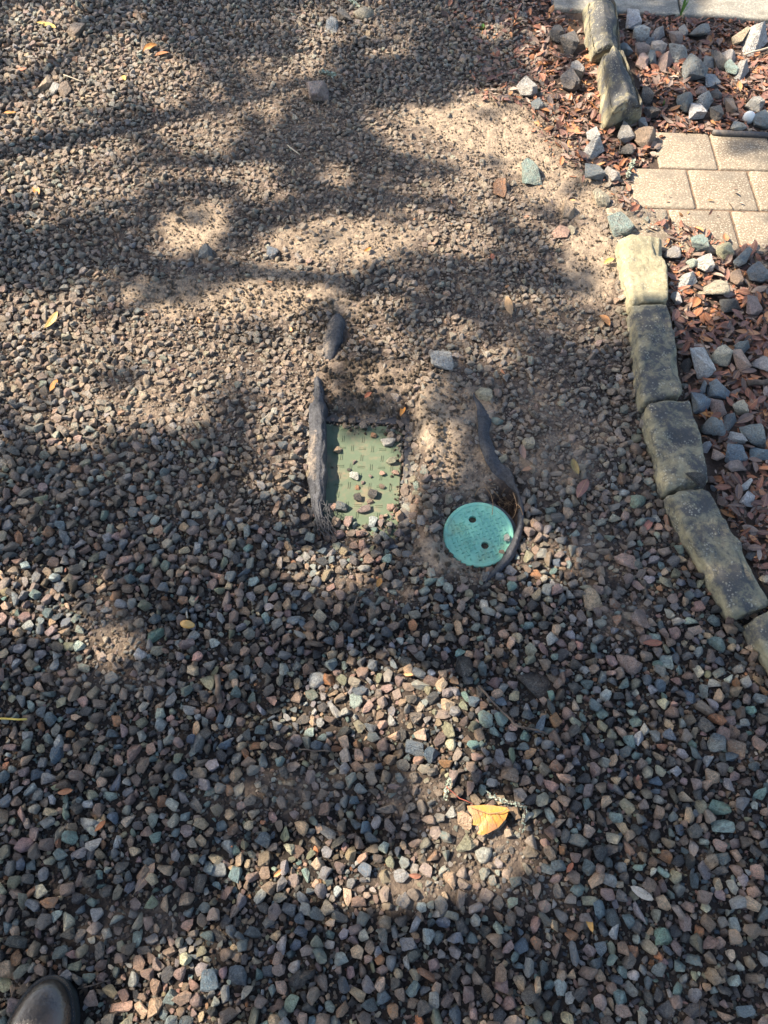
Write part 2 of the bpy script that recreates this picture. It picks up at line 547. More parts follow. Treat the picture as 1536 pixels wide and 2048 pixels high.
def wig(p0, p1, n=7, amp=.004, zoff=.004):
    """a slightly crooked line on the ground between two photo pixels"""
    out = []
    a, b = Vector(p0), Vector(p1)
    for i in range(n):
        t = i / (n - 1)
        q = a.lerp(b, t)
        g = at(q.x, q.y, 0)
        g.x += random.uniform(-amp, amp)
        g.y += random.uniform(-amp, amp)
        g.z = Hs1(g.x, g.y) + zoff + random.uniform(0, amp)
        out.append(g)
    return out

# ------------------------------------------------------------------ setting: soil, pavers, walk
def grid_mesh(name, x0, x1, y0, y1, step, hfun):
    xs = np.arange(x0, x1 + step / 2, step)
    ys = np.arange(y0, y1 + step / 2, step)
    X, Y = np.meshgrid(xs, ys)
    Z = hfun(X, Y)
    nx, ny = len(xs), len(ys)
    co = np.stack([X, Y, Z], -1).reshape(-1, 3)
    i = np.arange(nx * ny).reshape(ny, nx)
    f = np.stack([i[:-1, :-1], i[:-1, 1:], i[1:, 1:], i[1:, :-1]], -1).reshape(-1, 4)
    me = bpy.data.meshes.new(name)
    me.vertices.add(len(co))
    me.vertices.foreach_set('co', co.astype(np.float32).ravel())
    me.loops.add(f.size)
    me.loops.foreach_set('vertex_index', f.ravel().astype(np.int32))
    me.polygons.add(len(f))
    me.polygons.foreach_set('loop_start', np.arange(0, f.size, 4, dtype=np.int32))
    me.polygons.foreach_set('loop_total', np.full(len(f), 4, np.int32))
    me.update()
    me.polygons.foreach_set('use_smooth', np.ones(len(f), bool))
    return me, X, Y, Z

def set_attr(me, name, arr):
    a = me.attributes.new(name, 'FLOAT', 'POINT')
    a.data.foreach_set('value', np.ascontiguousarray(arr, np.float32).ravel())

X0, X1, Y0, Y1 = -2.3, 2.6, -0.35, 3.75

def Hfine(X, Y):
    h = H(X, Y)
    px, py, _ = proj(X, Y)
    b = bare(px, py)
    rough = ell(px, py, [(735, 770, 120, 80, 1), (870, 900, 45, 150, .8), (690, 640, 120, 60, .8), (480, 1010, 160, 90, .6), (905, 1110, 90, 60, .5)], .5)
    h = h + 0.0065 * fbm(X, Y, 0.024, 21, 3) * (.5 + .5 * b) + .007 * rough * fbm(X, Y, 0.03, 31, 3)
    return h

me, GX, GY, GZ = grid_mesh('ground', X0, X1, Y0, Y1, 0.0055, Hfine)
gpx, gpy, _ = proj(GX, GY)
lit_ = ell(gpx, gpy, LITTER, .4)
bedm = np.maximum(lit_, (inpoly(gpx, gpy, BED_POLY) | inpoly(gpx, gpy, BED_POLY2)) * 1.0)
HEAP = [(735, 765, 120, 62, 1), (690, 690, 70, 50, .7), (1010, 1000, 70, 60, .9), (930, 960, 60, 70, .7), (905, 1110, 90, 60, .5), (845, 1040, 40, 60, .8)]
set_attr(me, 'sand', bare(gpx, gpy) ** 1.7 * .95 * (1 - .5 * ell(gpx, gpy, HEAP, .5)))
set_attr(me, 'wet', np.clip((.22 + .78 * sstep(900, 1300, gpy)) * (1 - 1.3 * bare(gpx, gpy)) * 1.15, 0, 1))  # damp soil tone plus painted gap shade between stones, stronger in the near half
set_attr(me, 'org', np.maximum(bedm * .9, ell(gpx, gpy, [(1012, 1008, 45, 50, 1), (645, 1000, 18, 90, .6), (655, 800, 10, 50, .8)], .4)))
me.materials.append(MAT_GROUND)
ground = tag(link(bpy.data.objects.new('ground', me)), kind='structure')
ground['label'] = 'brown sandy driveway soil under the gravel'
# the land beyond the modelled patch, as a ring that the patch sits in
def ring_mesh():
    R = 60.0
    v = [(X0 + .02, Y0 + .02, -.02), (X1 - .02, Y0 + .02, -.02), (X1 - .02, Y1 - .02, -.02), (X0 + .02, Y1 - .02, -.02),
         (-R, -R, -.02), (R, -R, -.02), (R, R, -.02), (-R, R, -.02)]
    f = [(4, 5, 1, 0), (5, 6, 2, 1), (6, 7, 3, 2), (7, 4, 0, 3)]
    return v, f
v, f = ring_mesh()
far = tag(obj_from('terrain', v, f, MAT_GROUND), kind='structure')

# brick pavers -----------------------------------------------------------
pave = tag(empty('paved_path', at(1420, 380, 0)), 'tan brick paved path in running bond', None, None, 'structure')
P0 = at(1370, 340, 0)                       # corner of the second row
ROW = (at(1450, 417, 0) - at(1425, 337, 0)).length
rowdir = (at(1536, 345, 0) - at(1260, 337, 0)); rowdir.z = 0; rowdir.normalize()
coldir = Vector((-rowdir.y, rowdir.x, 0))
pave_top = 0.006

def paver_mesh(wd, ht, dp, seed):
    r = random.Random(seed)
    bm = bmesh.new()
    bmesh.ops.create_cube(bm, size=1)
    for q in bm.verts:
        q.co = Vector((q.co.x * wd, q.co.y * ht, q.co.z * dp))
    bmesh.ops.bevel(bm, geom=bm.edges[:], offset=.006, segments=3, affect='EDGES', profile=.5)
    for q in bm.verts:
        q.co += Vector((r.uniform(-1, 1), r.uniform(-1, 1), r.uniform(-.6, .6))) * .0008
    me = bpy.data.meshes.new('paver')
    bm.to_mesh(me)
    bm.free()
    me.polygons.foreach_set('use_smooth', [True] * len(me.polygons))
    me.materials.append(MAT_PAVER)
    return me
row_y = [337, 413]
r2_joint = [(1370, 340), (1491, 345)]
PW = (at(1491, 345, 0) - at(1370, 340, 0)).length
rows_off = {1: at(1418, 272, 0), 0: at(1373, 340, 0), -1: at(1333, 414, 0), -2: at(1370, 490, 0)}
RH = ROW
pm = [paver_mesh(PW - .006, RH - .006, .06, s) for s in range(4)]
pavers = []
for rk in (1, 0, -1, -2):
    # a joint of this row, slid along the row direction from the P0 line
    base = P0 + coldir * (RH * rk)
    j = rows_off[rk]
    off = (j - base).dot(rowdir)
    for k in range(-2, 9):
        c = base + rowdir * (off + PW * (k + .5)) + coldir * (-RH / 2 + 0.0)
        px, py, _ = proj(c.x, c.y)
        if rk == -2 and px < 1500:
            continue
        if rk == -1 and k < 0 and k != -1: continue
        if rk == 0 and k < -1: continue
        if rk == 1 and k < -1: continue
        o = bpy.data.objects.new('paver', pm[(k + rk) % 4])
        link(o, pave)
        o.matrix_parent_inverse = Matrix.Identity(4)
        c.z = pave_top - .03 + random.uniform(-.002, .0015)
        o.location = c - pave.location
        o.rotation_euler = (random.uniform(-.006, .006), random.uniform(-.006, .006), math.atan2(rowdir.y, rowdir.x) + random.uniform(-.006, .006))
        pavers.append(o)
v = []
a = P0 + coldir * (RH * 1.02)
b = P0 - coldir * (RH * 2.6)
zz = pave_top - .006
L0 = -.16
v = [at(*q_) for q_ in ((1322, 271), (1322, 338), (1266, 338), (1258, 406), (1325, 408), (1338, 444), (1420, 478), (1500, 500), (1760, 505), (1760, 284))]
for q in v: q.z = zz
jb = obj_from('joint_sand', [q - pave.location for q in v], [tuple(range(len(v)))], MAT_JOINT, pave)

# concrete walk -----------------------------------------------------------
walk = tag(empty('concrete_walk', at(1340, 10, 0)), 'pale concrete walk', None, None, 'structure')
WE0, WE1 = at(1106, 24, 0), at(1536, 46, 0)
wd = (WE1 - WE0); wd.z = 0; wd.normalize()
wn_ = Vector((-wd.y, wd.x, 0))
jx = (at(1361, 36, 0) - WE0).dot(wd)
for s0, s1 in ((0, jx - .004), (jx + .004, jx + 1.5)):
    bm = bmesh.new()
    bmesh.ops.create_cube(bm, size=1)
    for q in bm.verts:
        q.co = Vector((q.co.x * (s1 - s0), q.co.y * 1.1, q.co.z * .09))
    bmesh.ops.bevel(bm, geom=bm.edges[:], offset=.008, segments=3, affect='EDGES', profile=.5)
    o = obj_bm('paving_slab', bm, MAT_WALK, walk, True)
    c = WE0 + wd * ((s0 + s1) / 2) + wn_ * .55
    o.location = c + Vector((0, 0, -.030)) - walk.location
    o.rotation_euler = (0, 0, math.atan2(wd.y, wd.x))

# black edging strip at the far side of the pavers
bm = bmesh.new()
pts = []
for i, (px, py) in enumerate([(1425, 264), (1440, 266), (1470, 267), (1510, 269), (1560, 272), (1640, 276), (1720, 280)]):
    g = at(px, py, .012); pts.append(g)
tube(bm, pts, .009, 8)
tag(obj_bm('drip_hose', bm, MAT_BLACKP, None, True), 'black plastic hose lying along the far edge of the brick pavers', 'hose')

# ------------------------------------------------------------------ edging stones
def edging(e, seed):
    c = e['c']; h = e['h']
    top = [at(p[0], p[1], h) for p in c]
    cen = sum(top, Vector()) / 4
    bot = [Vector((cen.x + (q.x - cen.x) * 1.08, cen.y + (q.y - cen.y) * 1.03, -.06)) for q in top]
    if 'b' in e:
        bot = [at(q[0], q[1], 0) + Vector((0, 0, -.03)) for q in e['b']]
    n = 26
    bm = bmesh.new()
    bmesh.ops.create_cube(bm, size=2)
    bmesh.ops.subdivide_edges(bm, edges=bm.edges[:], cuts=n, use_grid_fill=True)
    r = random.Random(seed)
    from mathutils import noise
    off = Vector((seed * 3.1, seed * 1.7, 0))
    lay = bm.verts.layers.float.new('top')
    lay2 = bm.verts.layers.float.new('rim')
    dents = [(Vector((r.choice((-1, 1)) * r.uniform(.6, 1), r.choice((-1, 1)) * r.uniform(.3, 1), 1)), r.uniform(.25, .5), r.uniform(.004, .010)) for _ in range(9)]
    cut_a, cut_c = r.uniform(-.9, .9), r.uniform(-.2, .3)
    for q in bm.verts:
        p = q.co.copy()
        q[lay] = (p.z + 1) / 2
        q[lay2] = float(sstep(.62, .95, max(abs(p.x), abs(p.y)))) if p.z > .5 else .6
        # rounded box
        k = 14.0
        m = max(abs(p.x), abs(p.y), abs(p.z))
        ln = (abs(p.x) ** k + abs(p.y) ** k + abs(p.z) ** k) ** (1 / k)
        p = p * (m / ln)
        # round only the upper half strongly
        u, v_, w = (p.x + 1) / 2, (p.y + 1) / 2, (p.z + 1) / 2
        tq = (top[3] * (1 - u) + top[2] * u) * (1 - v_) + (top[0] * (1 - u) + top[1] * u) * v_
        bq = (bot[3] * (1 - u) + bot[2] * u) * (1 - v_) + (bot[0] * (1 - u) + bot[1] * u) * v_
        g = bq.lerp(tq, w)
        nn = noise.noise(g * 22 + off) * .007 + noise.noise(g * 60 + off) * .0040 + noise.noise(g * 130 + off) * .0018 + noise.noise(g * 8 + off) * .008
        dr = (g - Vector((cen.x, cen.y, h * .3)))
        g += dr.normalized() * nn
        if p.z > .55:
            g.z -= e['ridge'] * .05 * abs(u - .5) * 2
            if p.y * 1.0 + p.x * cut_a < cut_c and e['ridge'] == 0:
                g.z -= .0035
            g.z += .005 * noise.noise(g * 14 + off)
        for dc, dr_, dd_ in dents:
            t_ = (p - dc).length / dr_
            if t_ < 1:
                g += (Vector((cen.x, cen.y, 0)) - g).normalized() * dd_ * (1 - t_ * t_)
        q.co = g - Vector((cen.x, cen.y, 0))
    o = obj_bm('edging_stone', bm, MAT_EDGE, None, True)
    o.location = (cen.x, cen.y, 0)
    o['dark'] = e['dark']; o['olive'] = e['olive']
    return tag(o, e['lab'], 'edging stone', 'edging stones along the planting bed')
for i, e in enumerate(EDGE):
    edging(e, i + 1)

# ------------------------------------------------------------------ rectangular valve box
vb = tag(empty('valve_box', (LID_C.x, LID_C.y, LID_Z), LID_ROT), 'rectangular irrigation box with a faded green lid, half buried beside the black fabric', 'valve box')

def rbox(name, w, l, t, mat, parent, z=0, bev=.003, x=0, y=0):
    bm = bmesh.new()
    bmesh.ops.create_cube(bm, size=1)
    for q in bm.verts:
        q.co = Vector((q.co.x * w + x, q.co.y * l + y, (q.co.z - .5) * t + z))
    bmesh.ops.bevel(bm, geom=bm.edges[:], offset=bev, segments=2, affect='EDGES')
    return obj_bm(name, bm, mat, parent)
lid = rbox('lid', LID_W, LID_L, .014, MAT_OLIVE, vb)
# raised pairs of bars, alternately upright and level
bm = bmesh.new()

def bar(bm, x, y, lx, ly, z, h=.0016):
    b = [(-1, -1, 0), (1, -1, 0), (1, 1, 0), (-1, 1, 0)]
    lo = [bm.verts.new((x + q[0] * lx / 2, y + q[1] * ly / 2, z - .0005)) for q in b]
    hi = [bm.verts.new((x + q[0] * lx / 2 * .75, y + q[1] * ly / 2 * .75, z + h)) for q in b]
    bm.faces.new(hi)
    for k in range(4):
        bm.faces.new((lo[k], lo[(k + 1) % 4], hi[(k + 1) % 4], hi[k]))
i = 0
pit = .0245
nx_, ny_ = 7, 12
for a in range(nx_):
    for b in range(ny_):
        x = (a - (nx_ - 1) / 2) * pit
        y = (b - (ny_ - 1) / 2) * pit * 1.1
        if (a + b) % 2:
            for s in (-.0022, .0022): bar(bm, x + s, y, .0019, .021, 0, .0012)
        elif (a % 2):
            for s in (-.0022, .0022): bar(bm, x, y + s, .021, .0019, 0, .0012)
tag(obj_bm('tread_ribs', bm, MAT_OLIVE, vb), kind='stuff')
FW = .026
bm = bmesh.new()
for (x, y, w, l) in ((0, LID_L / 2 + FW / 2 + .004, LID_W + 2 * FW + .008, FW), (0, -LID_L / 2 - FW / 2 - .004, LID_W + 2 * FW + .008, FW),
                     (LID_W / 2 + FW / 2 + .004, 0, FW, LID_L + .007), (-LID_W / 2 - FW / 2 - .004, 0, FW, LID_L + .007)):
    m = bmesh.ops.create_cube(bm, size=1)
    for q in m['verts']:
        q.co = Vector((q.co.x * w + x, q.co.y * l + y, (q.co.z - .5) * .05 + .003))
obj_bm('frame', bm, MAT_BLACKP, vb)
rbox('notch', .012, .006, .003, MAT_BLACKP, vb, .0012, .0008, -.01, LID_L / 2 - .003)

# ------------------------------------------------------------------ round valve box
rb = tag(empty('round_valve_box', RL_C), 'round teal green irrigation lid with two finger holes, tilted beside the torn fabric', 'valve box')
rb.rotation_euler = RL_M.to_euler()

def lid_with_holes():
    bm = bmesh.new()
    R = RL_R
    prof = [(0, -.012), (R - .003, -.012), (R, -.010), (R, -.002), (R - .0022, 0), (R - .0075, 0), (R - .0085, -.0016), (0, -.0016)]
    n = 96
    rings = []
    for (r, z) in prof:
        if r == 0:
            rings.append([bm.verts.new((0, 0, z))])
        else:
            rings.append([bm.verts.new((r * math.cos(2 * math.pi * k / n), r * math.sin(2 * math.pi * k / n), z)) for k in range(n)])
    for a, b in zip(rings[:-1], rings[1:]):
        for k in range(n):
            k2 = (k + 1) % n
            if len(a) == 1: bm.faces.new((a[0], b[k2], b[k]))
            elif len(b) == 1: bm.faces.new((a[k], a[k2], b[0]))
            else: bm.faces.new((a[k], a[k2], b[k2], b[k]))
    bmesh.ops.recalc_face_normals(bm, faces=bm.faces[:])
    o = obj_bm('lid', bm, MAT_TEAL)
    cuts = []
    for hx, hy in HOLES:
        b2 = bmesh.new()
        bmesh.ops.create_cone(b2, cap_ends=True, segments=28, radius1=.0088, radius2=.0088, depth=.08)
        c = obj_bm('cutter', b2)
        c.location = (hx, hy, 0)
        md = o.modifiers.new('b', 'BOOLEAN')
        md.operation = 'DIFFERENCE'; md.object = c; md.solver = 'EXACT'
        cuts.append(c)
    bpy.context.view_layer.update()
    dg = bpy.context.evaluated_depsgraph_get()
    me = bpy.data.meshes.new_from_object(o.evaluated_get(dg))
    o.modifiers.clear()
    o.data = me
    for c in cuts:
        bpy.data.objects.remove(c)
    o.parent = rb
    return o

def on_lid(px, py):
    """photo pixel -> lid's own plane"""
    inv = RL_M.inverted()
    a = (px - 768.0) / FPX; vv = (1024.0 - py) / FPX
    d = inv.to_3x3() @ Vector((a, vv * C_ + S_, vv * S_ - C_))
    o = inv @ Vector((0, 0, CAM_H))
    t = -o.z / d.z
    return (o + d * t).xy
HOLES = [on_lid(945, 1038), on_lid(970, 1090)]
rl = lid_with_holes()
for hx, hy in HOLES:
    bm = bmesh.new()
    bmesh.ops.create_cone(bm, cap_ends=True, segments=20, radius1=.0105, radius2=.0095, depth=.004)
    o = obj_bm('mud_plug', bm, MAT_SOIL, rb)
    o.location = (hx, hy, -.013)
T0, T1 = on_lid(915, 1036), on_lid(948, 1112)
tdir = (T1 - T0).normalized()
tang = math.atan2(tdir.y, tdir.x)
tnrm = Vector((-tdir.y, tdir.x))
bm = bmesh.new()
p = .0098
for a in range(-9, 10):
    for b in range(-9, 10):
        x, y = a * p, b * p
        w = tdir * x + tnrm * y
        if w.length > RL_R - .014: continue
        if any((w - Vector(hh)).length < .014 for hh in HOLES): continue
        rel = w - Vector(T0)
        if -.002 < rel.dot(tdir) < (T1 - T0).length + .004 and abs(rel.dot(tnrm) ) < .0085: continue
        ax = tdir if (a + b) % 2 else tnrm
        bx = Vector((-ax.y, ax.x))
        q = [w + ax * .0044, w + bx * .0015, w - ax * .0044, w - bx * .0015]
        lo = [bm.verts.new((t.x, t.y, -.0018)) for t in q]
        hi = bm.verts.new((w.x + ax.x * .0022, w.y + ax.y * .0022, .0010))
        hj = bm.verts.new((w.x - ax.x * .0022, w.y - ax.y * .0022, .0010))
        bm.faces.new((lo[0], lo[1], hi)); bm.faces.new((lo[1], lo[2], hj)); bm.faces.new((lo[1], hj, hi))
        bm.faces.new((lo[2], lo[3], hj)); bm.faces.new((lo[3], lo[0], hi)); bm.faces.new((lo[3], hi, hj))
bmesh.ops.recalc_face_normals(bm, faces=bm.faces[:])
tag(obj_bm('tread_ribs', bm, MAT_TEAL, rb), kind='stuff')
cu = bpy.data.curves.new('lettering', 'FONT')
cu.body = 'CONTROL'
cu.size = .0145; cu.extrude = .0022; cu.space_character = 1.15
cu.align_x = 'CENTER'; cu.align_y = 'CENTER'
to = bpy.data.objects.new('lettering', cu)
COL.objects.link(to)
bpy.context.view_layer.update()
tm = bpy.data.meshes.new_from_object(to.evaluated_get(bpy.context.evaluated_depsgraph_get()))
bpy.data.objects.remove(to)
tm.materials.clear(); tm.materials.append(MAT_TEAL)
lt = link(bpy.data.objects.new('lettering', tm), rb)
mid = (Vector(T0) + Vector(T1)) / 2
lt.location = (mid.x, mid.y, -.0016)
lt.rotation_euler = (0, 0, tang)
bm = bmesh.new()
n = 64
for k in range(n):
    a0, a1 = 2 * math.pi * k / n, 2 * math.pi * (k + 1) / n
    v = [bm.verts.new((r * math.cos(a), r * math.sin(a), z)) for r, a, z in ((RL_R + .009, a0, -.004), (RL_R + .009, a1, -.004), (RL_R + .0015, a1, -.004), (RL_R + .0015, a0, -.004),
         (RL_R + .013, a0, -.06), (RL_R + .013, a1, -.06), (RL_R + .0015, a1, -.03), (RL_R + .0015, a0, -.03))]
    bm.faces.new((v[0], v[1], v[2], v[3])); bm.faces.new((v[4], v[5], v[1], v[0])); bm.faces.new((v[3], v[2], v[6], v[7]))
bmesh.ops.remove_doubles(bm, verts=bm.verts[:], dist=1e-5)
body = obj_bm('body', bm, MAT_BLACKP, rb)
body.location = (0, 0, -.008)

# ------------------------------------------------------------------ torn fabric
def catmull(P, n):
    out = []
    P = [np.array(p, float) for p in P]
    for i in range(len(P) - 1):
        p0, p1, p2, p3 = P[max(i - 1, 0)], P[i], P[i + 1], P[min(i + 2, len(P) - 1)]
        for k in range(n):
            t = k / n
            out.append(.5 * ((2 * p1) + (-p0 + p2) * t + (2 * p0 - 5 * p1 + 4 * p2 - p3) * t * t + (-p0 + 3 * p1 - 3 * p2 + p3) * t ** 3))
    out.append(P[-1])
    return out

def cloth(name, stations, label, dirt, nu=6, nv=5, wr=.003, seed=0, squeeze=1.0, pleat=0.0):
    """stations: list of cross sections, each a list of (px, py, z) points"""
    from mathutils import noise
    stations = [[(p_[0] if k_ > 1 or len(s) < 5 else s[2][0] + (p_[0] - s[2][0]) * squeeze, p_[1], p_[2]) for k_, p_ in enumerate(s)] for s in stations]
    S = catmull([np.array(s, float).ravel() for s in stations], nu)
    rows = []
    for s in S:
        rows.append(catmull(s.reshape(-1, 3), nv))
    nr, nc = len(rows), len(rows[0])
    vs_, dd = [], []
    for i, r in enumerate(rows):
        for j, q in enumerate(r):
            g = at(q[0], q[1], q[2])
            k = Vector((g.x * 55, g.y * 32, seed))
            g += Vector((noise.noise(k), noise.noise(k + Vector((9, 3, 1))), noise.noise(k + Vector((2, 7, 5))))) * wr
            k2 = k * 3
            g.z += noise.noise(k2) * wr * .6 + pleat * math.sin(j * 1.25 + 5 * noise.noise(Vector((g.y * 14, seed, 0))))
            vs_.append(g)
            dd.append(dirt(i / (nr - 1), j / (nc - 1)))
    c = sum(vs_, Vector()) / len(vs_)
    c.z = 0
    fs = [(i * nc + j, i * nc + j + 1, (i + 1) * nc + j + 1, (i + 1) * nc + j) for i in range(nr - 1) for j in range(nc - 1)]
    o = obj_from(name, [q - c for q in vs_], fs, MAT_FABRIC, None, True)
    set_attr(o.data, 'dirt', np.array(dd))
    o.location = c
    md = o.modifiers.new('thick', 'SOLIDIFY')
    md.thickness = .0022
    md.offset = 0
    return tag(o, label, 'fabric', 'torn pieces of black weed fabric')

Z0 = LID_Z
f1 = cloth('fabric_flap', [
    [(624, 768, -.006), (628, 758, .004), (636, 752, .012), (641, 756, .004), (643, 764, -.015)],
    [(614, 788, -.008), (624, 784, .006), (637, 780, .014), (644, 784, .002), (648, 792, -.024)],
    [(604, 815, -.008), (620, 812, .006), (640, 812, .014), (650, 816, .002), (653, 822, -.030)],
    [(600, 850, -.008), (620, 850, .006), (642, 850, .012), (651, 852, .000), (654, 858, -.034)],
    [(598, 890, -.008), (618, 890, .006), (641, 890, .011), (650, 892, .000), (653, 897, -.034)],
    [(596, 940, -.008), (616, 940, .005), (640, 940, .010), (649, 942, .000), (652, 947, -.034)],
    [(602, 985, -.008), (618, 985, .004), (639, 985, .010), (647, 987, .000), (650, 992, -.034)],
    [(616, 1022, -.008), (626, 1022, .002), (638, 1022, .008), (645, 1024, .000), (650, 1028, -.030)],
    [(628, 1045, -.008), (634, 1044, .000), (641, 1045, .004), (648, 1047, -.004), (655, 1050, -.022)],
    [(640, 1060, -.010), (645, 1060, -.004), (650, 1061, .000), (656, 1062, -.006), (662, 1063, -.016)]],
    'long dirty black fabric fold standing along the left side of the green lid',
    lambda a, b: .40 * (1 - sstep(.25, .5, b)) * sstep(.28, .42, a) * (1 - sstep(.55, .72, a)) + .12 * (1 - sstep(.3, .5, b)) - .05, 6, 6, .006, 1, .56, .0013)
# frayed threads at its near end
bm = bmesh.new()
for k in range(90):
    s = (random.uniform(628, 658), random.uniform(1000, 1052))
    e_ = (s[0] + random.uniform(-4, 26), s[1] + random.uniform(14, 34))
    z0 = random.uniform(.0, .008)
    pts = []
    bend = random.uniform(-6, 6)
    for t in np.linspace(0, 1, 5):
        pts.append(at(s[0] + (e_[0] - s[0]) * t + bend * math.sin(t * 3), s[1] + (e_[1] - s[1]) * t, z0 + .006 * math.sin(t * 3.1) - t * .010))
    tube(bm, [q - f1.location for q in pts], .0006, 3)
fr = obj_bm('frayed_threads', bm, MAT_FABRIC, f1)
fr['kind'] = 'stuff'
cloth('fabric_flap', [
    [(662, 634, .000), (668, 628, .010), (676, 628, .014), (684, 632, .008), (690, 638, -.004)],
    [(652, 648, .000), (664, 642, .014), (680, 642, .020), (690, 650, .006), (697, 660, -.016)],
    [(646, 672, .000), (660, 668, .016), (676, 668, .022), (684, 674, .006), (695, 682, -.020)],
    [(642, 695, .000), (656, 692, .014), (671, 692, .019), (678, 697, .004), (690, 704, -.020)],
    [(640, 715, -.002), (652, 714, .008), (663, 714, .012), (670, 718, .002), (682, 724, -.018)],
    [(642, 728, -.010), (652, 728, -.002), (660, 728, .000), (666, 729, -.006), (676, 731, -.016)]],
    'short dusty black fabric hump poking out of the soil beyond the green lid',
    lambda a, b: .46 * (1 - sstep(.25, .5, b)) - .02, 6, 5, .003, 2)
cloth('fabric_flap', [
    [(946, 784, .004), (948, 785, .006), (950, 787, .004)],
    [(951, 808, .008), (957, 808, .012), (964, 812, .006)],
    [(956, 835, .010), (968, 832, .013), (984, 834, .006)],
    [(956, 866, .010), (966, 866, .015), (978, 866, .008)],
    [(962, 898, .010), (975, 896, .016), (986, 892, .008)],
    [(974, 928, .008), (986, 924, .014), (998, 920, .008)],
    [(988, 950, .004), (1001, 942, .013), (1012, 932, .016)],
    [(1008, 964, .002), (1016, 954, .012), (1021, 940, .020)],
    [(1026, 982, .004), (1029, 975, .012), (1031, 968, .016)],
    [(1037, 1002, .006), (1040, 1000, .010), (1043, 998, .010)],
    [(1043, 1022, .004), (1046, 1022, .009), (1049, 1020, .004)]],
    'dark twisted fabric strip curving down to the hollow above the round teal lid',
    lambda a, b: .05, 6, 5, .0035, 3)
cloth('fabric_flap', [
    [(1036, 1018, -.012), (1042, 1018, .008), (1048, 1020, .006)],
    [(1036, 1042, -.010), (1041, 1042, .012), (1047, 1044, .008)],
    [(1030, 1064, -.006), (1036, 1066, .014), (1043, 1068, .008)],
    [(1020, 1086, -.004), (1028, 1090, .014), (1036, 1094, .006)],
    [(1010, 1106, -.004), (1018, 1111, .012), (1026, 1116, .004)],
    [(998, 1126, -.004), (1004, 1130, .009), (1010, 1135, .002)],
    [(984, 1142, -.004), (988, 1146, .006), (992, 1150, .000)],
    [(966, 1160, -.002), (968, 1163, .003), (970, 1166, -.001)]],
    'narrow black fabric hem curling round the right side of the round teal lid',
    lambda a, b: .08, 6, 4, .002, 4)

# ------------------------------------------------------------------ rocks and gravel shapes
def hull_stone(seed, npts=15, bev=.07, flat=1.0):
    r = np.random.default_rng(seed)
    bm = bmesh.new()
    P = r.normal(size=(npts, 3))
    P /= np.linalg.norm(P, axis=1)[:, None]
    P = np.sign(P) * np.abs(P) ** .72
    P *= r.uniform(.82, 1.08, (npts, 1))
    for p_ in P:
        bm.verts.new(p_)
    bmesh.ops.convex_hull(bm, input=bm.verts[:])
    bmesh.ops.delete(bm, geom=[q for q in bm.verts if not q.link_faces], context='VERTS')
    bmesh.ops.dissolve_limit(bm, angle_limit=math.radians(14), verts=bm.verts[:], edges=bm.edges[:])
    bmesh.ops.bevel(bm, geom=bm.edges[:], offset=bev, segments=1, affect='EDGES', clamp_overlap=True)
    bmesh.ops.triangulate(bm, faces=bm.faces[:])
    from mathutils import noise
    bmesh.ops.subdivide_edges(bm, edges=[e for e in bm.edges if e.calc_length() > .3], cuts=1)
    bmesh.ops.triangulate(bm, faces=bm.faces[:])
    bmesh.ops.subdivide_edges(bm, edges=[e for e in bm.edges if e.calc_length() > .3], cuts=1)
    bmesh.ops.triangulate(bm, faces=bm.faces[:])
    for q in bm.verts:
        k = q.co * 2.6 + Vector((seed * 3.3, 0, 0))
        q.co += q.co.normalized() * (noise.noise(k) * .05 + noise.noise(k * 3.0) * .035)
    co = np.array([q.co for q in bm.verts])
    lo, hi = co.min(0), co.max(0)
    for q in bm.verts:
        q.co = Vector([(q.co[i] - (lo[i] + hi[i]) / 2) / ((hi[i] - lo[i]) / 2) for i in range(3)])
    me = bpy.data.meshes.new('gravel_stone')
    bm.to_mesh(me)
    bm.free()
    me.materials.append(MAT_GRAVEL)
    return me

def soft_rock(seed, planes=11, sub=4, soft=14.0, amp=.05):
    from mathutils import noise
    r = np.random.default_rng(seed + 500)
    bm = bmesh.new()
    bmesh.ops.create_icosphere(bm, subdivisions=sub, radius=1)
    N = r.normal(size=(planes, 3))
    N /= np.linalg.norm(N, axis=1)[:, None]
    D = r.uniform(.62, 1.0, planes)
    off = Vector((seed * 2.3, seed * 5.1, seed * .7))
    for q in bm.verts:
        d = np.array(q.co.normalized())
        s = np.clip(N @ d, 1e-3, None) / D
        rad = 1.0 / (np.sum(np.maximum(s, .35) ** soft) ** (1 / soft))
        v_ = Vector(d * rad)
        v_ += v_.normalized() * (noise.noise(v_ * 3 + off) * amp + noise.noise(v_ * 9 + off) * amp * .4)
        q.co = v_
    co = np.array([q.co for q in bm.verts])
    lo, hi = co.min(0), co.max(0)
    for q in bm.verts:
        q.co = Vector([(q.co[i] - (lo[i] + hi[i]) / 2) / ((hi[i] - lo[i]) / 2) for i in range(3)])
    me = bpy.data.meshes.new('rock')
    bm.to_mesh(me)
    bm.free()
    me.polygons.foreach_set('use_smooth', [True] * len(me.polygons))
    me.materials.append(MAT_ROCK)
    return me
STONES = [hull_stone(s, 11 + s % 7, .05 + .012 * (s % 4)) for s in range(24)]
for s in range(3):
    m_ = soft_rock(700 + s, 8 + s % 5, 2, 16., .09)
    m_.name = 'gravel_stone'
    m_.materials.clear(); m_.materials.append(MAT_GRAVEL)
    STONES.append(m_)
ROCKS = [soft_rock(s, 9 + s % 6, 3) for s in range(14)]
ANG = []
for s in range(16):
    m_ = hull_stone(300 + s, 9 + s % 5, .05)
    m_.name = 'rock'
    m_.materials.clear(); m_.materials.append(MAT_ROCK)
    ANG.append(m_)
ANG += [soft_rock(60 + s, 8 + s % 3, 3, 26., .05) for s in range(3)]

